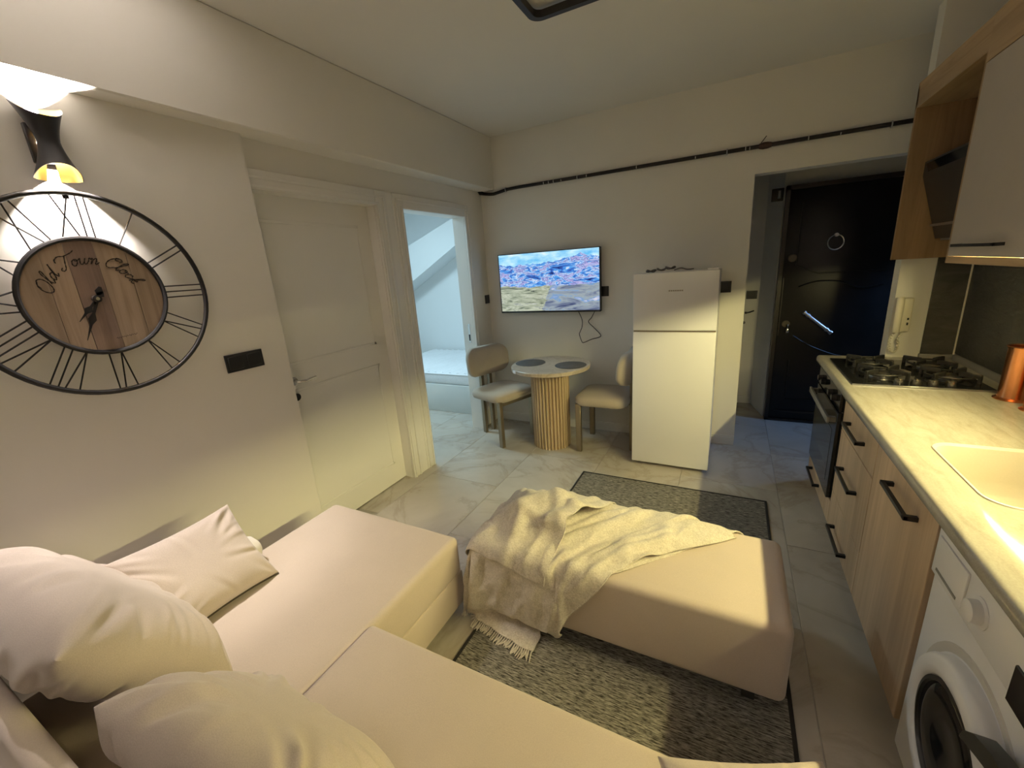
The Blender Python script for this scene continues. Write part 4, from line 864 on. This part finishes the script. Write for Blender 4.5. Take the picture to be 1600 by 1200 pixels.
def make_chair(label):
    t = thing('dining_chair', label, 'chair', (0, 0, 0), 'upholstered chairs at the round table')      # faces +X
    def pad(xs, ys, thick, zc, crown):
        pass
    # seat: rounded-rectangle pad
    V = []; F = []; n = 44; poly = rrect(-.215, .225, -.235, .235, .10, 10); m_ = len(poly)
    prof = [(.86, -.038), (.97, -.034), (1.0, -.012), (.99, .014), (.93, .032), (.75, .043), (.4, .050), (0.02, .052)]
    for s, z in prof:
        for (x, y) in poly: V.append((x*s, y*s, .452+z))
    for k in range(len(prof)-1):
        for i in range(m_): F.append((k*m_+i, k*m_+(i+1) % m_, (k+1)*m_+(i+1) % m_, (k+1)*m_+i))
    F.append(tuple(range(m_-1, -1, -1))); F.append(tuple(range((len(prof)-1)*m_, len(prof)*m_)))
    b = B(); b.add(V, F); mk('seat', b, 'chair_fabric', t, smooth=70)
    # backrest: pad bent around the sitter
    V = []; F = []; poly = rrect(-.245, .245, -.135, .135, .105, 10)
    prof = [(.97, -.030), (1.0, -.012), (1.0, .012), (.96, .026), (.7, .034), (.3, .037), (.02, .037)]
    full = [(s, -d) for s, d in prof[::-1]]+prof
    full = [(.02, -.034), (.6, -.034), (.95, -.028), (1.0, -.014), (1.0, .014), (.95, .028), (.6, .036), (.02, .038)]
    for s, d in full:
        for (y, z) in poly:
            yy, zz = y*s, z*s; V.append((-.225+d+1.05*yy*yy-.10*zz, yy, .725+zz))
    for k in range(len(full)-1):
        for i in range(m_): F.append((k*m_+i, k*m_+(i+1) % m_, (k+1)*m_+(i+1) % m_, (k+1)*m_+i))
    F.append(tuple(range(m_))); F.append(tuple(range((len(full)-1)*m_, len(full)*m_)))
    b = B(); b.add(V, F); mk('backrest', b, 'chair_fabric', t, smooth=70)
    for s in (-1, 1):
        mk('leg', bx(.160, .205, s*.195-.018, s*.195+.018, 0, .425, bev=.003, seg=1), 'brass', t)
    for s in (-1, 1):
        mk('back_post', bx(-.248, -.208, s*.050-.017, s*.050+.017, 0, .66, bev=.004, seg=1), 'brass', t)
    mk('seat_rail', bx(-.23, .19, -.012, .012, .385, .415).box(.165, .203, -.20, .20, .385, .415), 'brass', t)
    return t
c1 = make_chair('beige upholstered chair between the table and the bedroom doorway')
c1.location = (-1.845, 3.235, 0); c1.rotation_euler = (0, 0, math.radians(-20))
c2 = copy_tree(c1); c2['label'] = 'beige upholstered chair half hidden by the fridge'
c2.location = (-.892, 3.335, 0); c2.rotation_euler = (0, 0, math.radians(180))
# ---- fridge
fr = thing('fridge', 'tall white two-door fridge freezer against the back wall', 'fridge', (-.346, 3.34, 0))
mk('cabinet', bx(-.612, -.080, 3.10, 3.635, .03, 1.435, bev=.006), 'white_metal', fr)
mk('freezer_door', bx(-.617, -.075, 3.043, 3.098, 1.052, 1.4452, bev=.007), 'white_metal', fr)
mk('fridge_door', bx(-.617, -.075, 3.043, 3.098, .03, 1.041, bev=.007), 'white_metal', fr)
mk('door_gap_seal', bx(-.612, -.080, 3.052, 3.10, 1.040, 1.053), plain('grey_seal', (.16, .13, .11), .7), fr)
mk('hinge_cover', bx(-.15, -.085, 3.05, 3.13, 1.4452, 1.458, bev=.004), 'white_metal', fr)
b = B()
for k in range(7): b.box(-.382+.0135*k, -.382+.0135*k+.0105, 3.0412, 3.0432, 1.318, 1.327, bev=.0008, seg=1)
mk('badge', b, plain('grey_badge', (.42, .38, .35), .4), fr, label='small grey badge')
for x in (-.57, -.12): mk('foot', B().cyl((x, 3.12, 0), (x, 3.12, .03), .018, n=12), 'rubber', fr)
rnd = random.Random(4); cb = B()
for k in range(3):
    cx, cy = (-.525, -.455, -.40)[k], 3.20+.02*k
    cb.tube([(cx+(.030+.004*math.sin(3*t))*math.cos(t), cy+.030*math.sin(t), 1.4452+.010+.007*k+.006*math.sin(2*t+k)) for t in [2*PI*i/24 for i in range(24)]], .0055, 6, closed=True)
cb.tube(catmull([(-.37, 3.22, 1.452), (-.33, 3.25, 1.462), (-.29, 3.23, 1.452), (-.25, 3.27, 1.452)], 6), .0045, 6)
o = mk('cable_bundle', cb, plain('smoky_plastic', (.12, .105, .09), .4), base=(-.45, 3.21, 1.4452)); tag(o, 'small dark tangled bundle lying on top of the fridge', 'cable bundle')
# ---- pipe on the back wall
pp = thing('wall_pipe', 'black paint-flecked pipe running across the back wall', 'pipe', (-.6, YB-.02, 2.2294))
PZ = 2.2294; PYY = YB-.018
mk('tube', B().tube(catmull([(-2.14, YB-.05, 2.245), (-2.125, YB-.022, 2.226), (-2.02, PYY, 2.208), (-1.96, PYY, 2.212), (-1.86, PYY, 2.2255), (-1.75, PYY, PZ)], 5)+[Vector((-1.2, PYY, PZ)), Vector((.9, PYY, PZ))], .0135, 12), 'pipe', pp)
mk('elbow', B().lathe([(0, -.02), (.017, -.018), (.020, 0), (.017, .018), (0, .02)], (0, 0, 0), 14).xf(Matrix.Translation((-2.128, YB-.026, 2.232)) @ Matrix.Rotation(PI/2, 4, 'Y')), 'pipe', pp)
mk('joint_tape', B().tube([(.10, PYY, PZ), (.125, PYY, PZ), (.15, PYY, PZ), (.175, PYY, PZ)], [.016, .022, .021, .0155], 12), plain('brown_tape', (.05, .022, .016), .6), pp)
mk('tie_end', B().cyl((.11, PYY-.015, PZ+.015), (.14, PYY-.018, PZ+.055), .003, n=6), 'black', pp)
for x in (-1.872, -.095, .80):
    mk('clip', B().tube([(x, PYY+.0165*math.cos(t), PZ+(.0 if x > -1.8 else -.004)+.0175*math.sin(t)) for t in [2*PI*i/16 for i in range(16)]], .004, 6, closed=True), 'steel', pp)
rnd = random.Random(8)
for x in (-1.50, -1.455, -1.41, -1.34, -1.20, -1.12, -.72, -.30, .02, .045, .38, .55):
    mk('paint_fleck', B().tube([(x, PYY-.0145*math.cos(t), PZ+.0145*math.sin(t)) for t in [math.radians(-60+rnd.uniform(0, 20)+20*i) for i in range(rnd.randint(4, 7))]], .0028, 5), 'fleck', pp)
# ---- ceiling light frame (off)
cl = thing('ceiling_light', 'black square ceiling lamp frame with rounded corners, switched off', 'ceiling lamp', (-.63, 1.9, ZC))
out = rrect(-.905, -.355, 1.60, 2.15, .055, 8); inn = rrect(-.877, -.383, 1.628, 2.122, .035, 8); n = len(out)
V = [(x, y, 2.632) for x, y in out]+[(x, y, 2.632) for x, y in inn]+[(x, y, 2.662) for x, y in out]+[(x, y, 2.662) for x, y in inn]; F = []
for i in range(n):
    j = (i+1) % n; F += [(i, j, n+j, n+i), (2*n+i, 3*n+i, 3*n+j, 2*n+j), (i, 2*n+i, 2*n+j, j), (n+i, n+j, 3*n+j, 3*n+i)]
b = B(); b.add(V, F); mk('frame', b, 'black', cl)
mk('ceiling_plate', bx(-.70, -.56, 1.80, 1.95, 2.655, ZC, bev=.004), 'black', cl)
mk('spoke', bx(-.88, -.38, 1.868, 1.882, 2.645, 2.658), 'black', cl)
# ---- bed
bd = thing('bed_base', 'pale box bed base in the bedroom seen through the doorway', 'bed', (-2.95, 4.28, 0))
mk('box', bx(-3.95, -2.36, 3.66, 4.93, .0, .325, bev=.006), plain('pale_bed_base', (.66, .68, .66), .6, var=.01), bd)
mt_ = thing('mattress', 'white quilted mattress on the bedroom bed base', 'mattress', (-2.95, 4.28, .325))
mk('core', soft_box(-3.94, -2.37, 3.665, 4.92, .325, .452, .03, .0, 12), 'mattress', mt_, smooth=60)
b = B()
for k in range(16): b.add(*[[(-3.9+.1*k, 3.70, .449), (-3.9+.1*k+.075, 3.70, .449), (-3.9+.1*k+.0375, 3.70, .461), (-3.9+.1*k, 4.90, .449), (-3.9+.1*k+.075, 4.90, .449), (-3.9+.1*k+.0375, 4.90, .461)], [(0, 2, 5, 3), (2, 1, 4, 5), (0, 1, 2), (3, 5, 4)]])
mk('quilting', b, 'mattress', mt_, smooth=70)
mk('piping', B().tube([(-3.93, 3.668, .444), (-2.38, 3.668, .444)], .006, 8), 'mattress', mt_)
# ================================================================== kitchen
FX = .539                                               # plane of the cabinet fronts
def bar_handle(y0, y1, z, parent, x=FX):
    b = B().box(x-.036, x-.024, y0, y1, z-.007, z+.007, bev=.001, seg=1).box(x-.036, x, y0, y0+.016, z-.0075, z+.0075, bev=.001, seg=1).box(x-.036, x, y1-.016, y1, z-.0075, z+.0075, bev=.001, seg=1)
    return mk('handle', b, 'black', parent, label='black bar handle')
def front(name, y0, y1, z0, z1, parent, hy=None, hz=None):
    o = mk(name, bx(FX, FX+.018, y0+.0018, y1-.0018, z0+.0018, z1-.0018, bev=.0015, seg=1), 'oak', parent)
    if hy: bar_handle(hy[0], hy[1], hz, o)
    return o
# oven housing
u1 = thing('oven_cabinet', 'oak base cabinet housing the oven at the hall end of the counter', 'cabinet', (.85, 2.85, 0))
mk('carcass', bx(FX+.018, XR-.01, 3.13, 3.20, .0, .83).box(FX+.018, XR-.01, 2.505, 2.523, .09, .83).box(FX+.018, XR-.01, 2.523, 3.13, .09, .225).box(FX+.001, FX+.018, 3.125, 3.20, .09, .83), 'oak', u1)
mk('plinth', bx(FX+.06, FX+.076, 2.505, 3.20, 0, .09), 'oak_dark', u1)
front('drawer', 2.505, 3.125, .09, .222, u1, (2.80, 3.06), .155)
# drawer cabinet
u2 = thing('drawer_cabinet', 'oak base cabinet with three handled drawers next to the oven', 'cabinet', (.85, 2.22, 0))
mk('carcass', bx(FX+.018, XR-.01, 1.943, 2.501, .09, .83), 'oak', u2)
mk('plinth', bx(FX+.06, FX+.076, 1.943, 2.503, 0, .09), 'oak_dark', u2)
for z0, z1, hz in ((.645, .825, .725), (.30, .645, .49), (.09, .30, .165)):
    o = front('drawer', 1.943, 2.503, z0, z1, u2, (2.10, 2.36), hz)
# sink cabinet
u3 = thing('sink_cabinet', 'oak base cabinet with one tall door under the sink', 'cabinet', (.85, 1.66, 0))
mk('carcass', bx(FX+.018, XR-.01, 1.385, 1.403, .09, .83).box(FX+.018, XR-.01, 1.923, 1.941, .09, .83).box(FX+.018, XR-.01, 1.403, 1.923, .09, .108).box(XR-.03, XR-.01, 1.403, 1.923, .108, .83), 'oak', u3)
mk('plinth', bx(FX+.06, FX+.076, 1.385, 1.941, 0, .09), 'oak_dark', u3)
front('door', 1.383, 1.941, .09, .825, u3, (1.50, 1.74), .735)
# end panel
mk('end_panel', bx(FX, XR-.01, .70, .718, 0, .833), 'oak', base=(.85, .71, 0), label='oak end panel closing the counter beside the washing machine', cat='panel')
# oven
ov = thing('oven', 'black built-in oven with a bar handle below the hob', 'oven', (.8, 2.83, .225))
mk('body', bx(FX+.002, 1.08, 2.527, 3.121, .235, .82), 'black_plastic', ov)
mk('control_panel', bx(.522, FX+.002, 2.527, 3.121, .722, .825, bev=.002, seg=1), 'black_gloss', ov)
dr = mk('door', bx(.520, FX+.002, 2.527, 3.121, .232, .715, bev=.002, seg=1), 'black_gloss', ov)
mk('window', bx(.5185, .5205, 2.60, 3.05, .30, .60, bev=.001, seg=1), plain('smoked_glass', (.03, .033, .032), .05, var=.05), dr)
mk('handle', bx(.478, .490, 2.535, 3.113, .655, .69, bev=.003).box(.478, .522, 2.545, 2.575, .66, .685, bev=.002, seg=1).box(.478, .522, 3.073, 3.103, .66, .685, bev=.002, seg=1), 'grey_plastic', dr)
for y in (2.62, 2.72, 2.93, 3.03): mk('knob', B().cyl((.522, y, .772), (.500, y, .772), .018, .016, n=18), 'black_plastic', ov)
# worktop with an opening for the sink
def boolean(o, cutter):
    md = o.modifiers.new('cut', 'BOOLEAN'); md.operation = 'DIFFERENCE'; md.object = cutter; md.solver = 'EXACT'
    dg = bpy.context.evaluated_depsgraph_get(); me = bpy.data.meshes.new_from_object(o.evaluated_get(dg))
    o.modifiers.clear(); old = o.data; o.data = me; bpy.data.objects.remove(cutter); return o
SX0, SX1, SY0, SY1 = .628, 1.03, 1.385, 1.806
wt = thing('worktop', 'long cream stone-look kitchen worktop with a rounded front edge', 'worktop', (.83, 1.95, .8335))
prof = [(XR, .8335), (XC_+.004, .8335), (XC_, .838), (XC_, .858), (XC_+.004, .868), (XC_+.013, .8735), (XR, .8735)]
slab = mk('slab', B().prism(prof, .70, YK, 1), 'counter', wt, smooth=50)
bc = B().prism(rrect(SX0, SX1, SY0, SY1, .062, 8), .80, .90, 2).xf(Matrix.Translation(-BASE[wt.name])); 
cut = bpy.data.objects.new('cutter', mesh_of('cutter', bc, M['sink'], smooth=0)); COL.objects.link(cut); cut.location = BASE[wt.name]
bpy.context.view_layer.update(); boolean(slab, cut)
mk('upstand', B().prism([(XR-.022, .8735), (XR-.018, .895), (XR-.006, .905), (XR, .905), (XR, .8735)], .70, YK-.022, 1).box(.992, XR, YK-.022, YK, .8735, .90, bev=.003), 'grey_plastic', wt)
# sink
sk = thing('sink', 'cream undermounted sink bowl with rounded corners in the worktop', 'sink', (.83, 1.6, .70))
rings = [(0, .8735-.0005, .0, .062), (.003, .868, .0, .06), (.004, .76, 0, .06), (.012, .715, 0, .055), (.035, .700, 0, .04), (.15, .695, 0, .02)]
V = []; F = []
for ins, z, _, r in rings:
    for x, y in rrect(SX0-.001+ins, SX1+.001-ins, SY0-.001+ins, SY1+.001-ins, max(r, .01), 8): V.append((x, y, z))
m_ = 36
for k in range(len(rings)-1):
    for i in range(m_): F.append((k*m_+i, k*m_+(i+1) % m_, (k+1)*m_+(i+1) % m_, (k+1)*m_+i))
F.append(tuple(range((len(rings)-1)*m_, len(rings)*m_)))
b = B(); b.add(V, F); bowl = mk('bowl', b, 'sink', sk, smooth=50)
s_ = bowl.modifiers.new('thick', 'SOLIDIFY'); s_.thickness = .006; s_.offset = 0
mk('rim', B().tube([(x, y, .8735) for x, y in rrect(SX0-.002, SX1+.002, SY0-.002, SY1+.002, .064, 8)], .0045, 6, closed=True), 'sink', sk)
mk('drain', B().lathe([(0, .697), (.03, .697), (.042, .701), (.042, .695)], ((SX0+SX1)/2, (SY0+SY1)/2, 0), 24), 'chrome', sk)
# hob
hb = thing('gas_hob', 'black glass gas hob with four burners set into the worktop', 'hob', (.81, 2.80, .8735))
HZ = .8815
mk('glass', bx(.557, 1.065, 2.5085, 3.091, .8735, HZ, bev=.002, seg=1), 'black_gloss', hb)
mk('edge_trim', bx(.556, 1.066, 2.5075, 2.513, .8735, HZ+.0005, bev=.001, seg=1), 'steel', hb)
CI = plain('cast_iron', (.012, .012, .012), .55, var=.2)
for x, y, r in ((.712, 2.957, .030), (.712, 2.705, .040), (.965, 2.957, .045), (.965, 2.703, .030)):
    bn = mk('burner', B().lathe([(r*1.5, HZ), (r*1.5, HZ+.006), (r*1.25, HZ+.008), (r*1.2, HZ+.014), (r*.3, HZ+.016)], (x, y, 0), 28), 'steel', hb, smooth=30)
    mk('burner_cap', B().lathe([(0, HZ+.022), (r*.8, HZ+.022), (r, HZ+.019), (r, HZ+.014), (0, HZ+.014)], (x, y, 0), 28), CI, bn, smooth=30)
    ps = B().tube([(x+.088*math.cos(t), y+.088*math.sin(t), HZ+.020) for t in [2*PI*i/32 for i in range(32)]], .005, 6, closed=True)
    for k in range(4):
        a = PI/4+k*PI/2; c, s = math.cos(a), math.sin(a)
        ps.add(*(lambda q: (q.V, q.F))(bx(.035, .118, -.006, .006, .020, .040, bev=.002, seg=1).box(.106, .118, -.006, .006, 0, .03).xf(Matrix.Translation((x, y, HZ)) @ Matrix.Rotation(a, 4, 'Z'))))
    mk('pan_support', ps, CI, hb)
for x in (.741, .803, .864, .925):
    mk('knob', B().lathe([(0, HZ), (.019, HZ), (.020, HZ+.004), (.017, HZ+.022), (.015, HZ+.024), (0, HZ+.024)], (x, 2.556, 0), 24).box(x-.0025, x+.0025, 2.541, 2.571, HZ+.022, HZ+.028), plain('dark_chrome', (.25, .24, .22), .2, .9), hb, smooth=30)
# backsplash slate tiles
bs = thing('backsplash', 'dark slate tile backsplash between worktop and wall cabinets', 'backsplash', (XR, 2.0, .90))
k = 0
for y0, y1 in ((.70, .80), (.80, 2.0), (2.0, 3.20)):
    mk('slate_tile', bx(XR-.010, XR-.001, y0+.0015, y1-.0015, .9065, 1.4955, bev=.001, seg=1), 'tile_dark', bs)
for z0, z1 in ((.90, 1.44),):
    mk('slate_tile', bx(.998, XR-.010, YK-.009, YK, z0, z1, bev=.001, seg=1), 'tile_dark', bs)
mk('corner_bead', B().cyl((XR-.012, YK-.012, .90), (XR-.013, YK-.013, 1.44), .0045, n=8), plain('corner_sealant', (.72, .68, .56), .5), bs)
# wall cabinet with white doors
wc = thing('wall_cabinet', 'wall cabinet with white doors in an oak surround above the sink', 'cabinet', (.97, 1.7, 1.44))
UX = .79
mk('carcass', bx(UX+.02, XR, .70, 2.455, 1.497, 2.16), 'oak_h', wc)
mk('top_cornice', bx(UX, XR, .70, 2.455, 2.162, 2.318), 'oak_h', wc)
mk('light_rail', bx(UX, UX+.018, .70, 2.455, 1.44, 1.466).box(UX+.018, XR, 2.437, 2.455, 1.44, 1.497), 'oak_h', wc)
for y0, y1 in ((1.86, 2.453), (1.28, 1.86), (.70, 1.28)):
    o = mk('door', bx(UX, UX+.019, y0+.0015, y1-.0015, 1.468, 2.160, bev=.0015, seg=1), plain('white_cabinet_door', (.44, .385, .34), .4, var=.015) if y0 > 1.8 else bpy.data.materials['white_cabinet_door'], wc)
    mk('handle', bx(UX-.030, UX-.023, y1-.20-.22, y1-.10, 1.505, 1.516, bev=.001, seg=1).box(UX-.030, UX, y1-.112, y1-.10, 1.505, 1.516).box(UX-.030, UX, y1-.42, y1-.408, 1.505, 1.516), 'black', o)
ls = thing('led_strip', 'glowing LED strip light under the wall cabinet', 'lamp', (.97, 1.6, 1.49))
b = B().prism([(.960, 1.4965), (.985, 1.4965), (.985, 1.470), (.960, 1.470)], .95, 2.33, 1)      # profile with its face turned to the room
mk('profile', b, 'led_body', ls, smooth=0)
b = bx(.9565, .9598, .955, 2.325, 1.4715, 1.4955)
mk('diffuser', b, emit('led_diffuser', LEDC, P_LED*10), ls, smooth=0)
# open shelf unit with the hood
su = thing('open_wall_unit', 'open oak wall unit holding the cooker hood over the hob', 'cabinet', (.97, 2.83, 1.44))
mk('side_panel', bx(UX+.003, XR, 3.188, YK-.001, 1.44, 2.30), 'oak_dark', su)
mk('top_board', bx(UX+.003, XR, 2.457, YK-.001, 2.20, 2.318), 'oak_h', su)
mk('back_panel', bx(XR-.012, XR-.001, 2.457, 3.188, 1.46, 2.20), 'oak_dark', su)
mk('near_panel', bx(UX+.003, XR, 2.457, 2.473, 1.44, 2.20), 'oak_dark', su)
hd = thing('cooker_hood', 'dark slanted glass cooker hood inside the open oak unit', 'cooker hood', (1.0, 2.83, 1.53))
mk('body', B().prism([(XR-.014, 1.54), (.955, 1.54), (.86, 1.86), (.86, 1.93), (XR-.014, 1.93)], 2.50, 3.165, 1), plain('brown_black_hood', (.035, .026, .02), .45), hd)
mk('glass_panel', B().prism([(.943, 1.60), (.953, 1.60), (.858, 1.915), (.848, 1.915)], 2.51, 3.10, 1), 'black_gloss', hd)
mk('steel_lip', bx(.925, .955, 2.50, 3.165, 1.605, 1.617), 'steel', hd)
mk('filter', bx(.97, XR-.02, 2.52, 3.14, 1.53, 1.54), 'grey_plastic', hd)
# intercom handset
ic = thing('intercom', 'cream intercom handset with coiled cord on the kitchen end wall', 'intercom', (.875, YK-.02, 1.13))
mk('base', bx(.878, .925, YK-.034, YK, 1.03, 1.225, bev=.008, seg=3), 'ivory', ic)
hs = mk('handset', B().tube(catmull([(.862, YK-.040, 1.036), (.860, YK-.048, 1.06), (.858, YK-.058, 1.13), (.860, YK-.050, 1.20), (.862, YK-.040, 1.226)], 5), .018, 14), 'ivory', ic, smooth=70)
mk('grip_slot', bx(.842, .846, YK-.060, YK-.046, 1.085, 1.165, bev=.0015, seg=1), 'grey_plastic', hs)
mk('button', bx(.906, .914, YK-.037, YK-.033, 1.07, 1.085, bev=.001, seg=1).box(.906, .914, YK-.037, YK-.033, 1.10, 1.112, bev=.001, seg=1), 'black_plastic', ic)
core = catmull([(.862, YK-.035, 1.03), (.848, YK-.03, .995), (.850, YK-.028, .95), (.858, YK-.026, .915), (.875, YK-.024, .908), (.888, YK-.024, .93), (.887, YK-.026, .965), (.880, YK-.03, .985), (.893, YK-.03, 1.03)], 14)
b = B().tube([p+Vector((.0055*math.cos(i*1.25), .0055*math.sin(i*1.25), 0)) for i, p in enumerate(core)], .0028, 6)
mk('coiled_cord', b, 'ivory', ic, smooth=70)
# copper canisters
def canister(label, x, y, r, h):
    t = thing('copper_canister', label, 'canister', (x, y, .8735), 'copper canisters on the worktop')
    z = .8738
    mk('body', B().lathe([(0, z), (r*1.22, z), (r*1.24, z+.003), (r*1.0, z+.010), (r*.97, z+.02), (r, z+h-.012), (r*1.03, z+h-.008), (r*1.05, z+h-.002), (r*1.02, z+h), (r*.96, z+h-.004), (r*.95, z+.02), (0, z+.018)], (x, y, 0), 44), 'copper', t, smooth=35)
    mk('rim', B().tube([(x+r*1.04*math.cos(q), y+r*1.04*math.sin(q), z+h-.002) for q in [2*PI*i/40 for i in range(40)]], .003, 6, closed=True), 'copper', t)
canister('tall shiny copper canister beside the hob', 1.072, 2.415, .049, .225)
canister('short shiny copper cup in front of the tall copper canister', 1.075, 2.262, .038, .11)
# washing machine
wm = thing('washing_machine', 'white front-loading washing machine under the counter', 'washing machine', (.85, 1.07, 0))
WX = .545
mk('cabinet', bx(WX, XR-.03, .765, 1.372, .02, .822, bev=.012, seg=3), 'white_metal', wm)
mk('control_panel', bx(WX-.008, WX, .768, 1.369, .665, .80, bev=.004), 'white_metal', wm)
def ring_prof(prof, c, n=48):
    return B().lathe(prof, n=n, mat=Matrix.Translation(c) @ Matrix.Rotation(-PI/2, 4, 'Y'))
WC = (WX, 1.075, .375)
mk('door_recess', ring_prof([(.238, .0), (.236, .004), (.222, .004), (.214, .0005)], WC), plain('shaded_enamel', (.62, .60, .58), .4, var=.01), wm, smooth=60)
dr = mk('door', ring_prof([(.208, .0), (.208, .022), (.200, .034), (.178, .042), (.160, .038), (.148, .022), (.146, .010)], WC), 'white_metal', wm, smooth=60)
mk('glass_bowl', ring_prof([(.150, .016), (.140, .030), (.11, .034), (.06, .030), (.02, .024), (.0, .024)], WC), 'black_gloss', dr, smooth=60)
mk('glass_ring', ring_prof([(.150, .014), (.153, .034), (.143, .036), (.138, .026)], WC), 'black_plastic', dr, smooth=60)
mk('door_handle', B().prism([(.985, .522), (.978, .548), (.945, .580), (.89, .602), (.80, .612), (.80, .580), (.87, .568), (.93, .545)], WX-.056, WX-.024, 0), plain('charcoal_handle', (.035, .036, .033), .4), dr)
mk('detergent_drawer', bx(WX-.013, WX-.006, 1.19, 1.352, .685, .785, bev=.004), 'white_metal', wm)
mk('drawer_grip', bx(WX-.0145, WX-.012, 1.215, 1.33, .690, .698, bev=.001, seg=1), 'grey_plastic', wm)
mk('dial', ring_prof([(.036, .006), (.036, .010), (.027, .012), (.025, .030), (.020, .033), (0, .033)], (WX, 1.125, .735)), 'white_metal', wm, smooth=40)
mk('display', bx(WX-.012, WX-.004, .79, .982, .655, .742, bev=.002, seg=1), 'black_gloss', wm)
for y, z in ((.80, 0), (1.34, 0)): mk('foot', B().cyl((WX+.05, y, 0), (WX+.05, y, .025), .02, n=12), 'rubber', wm)
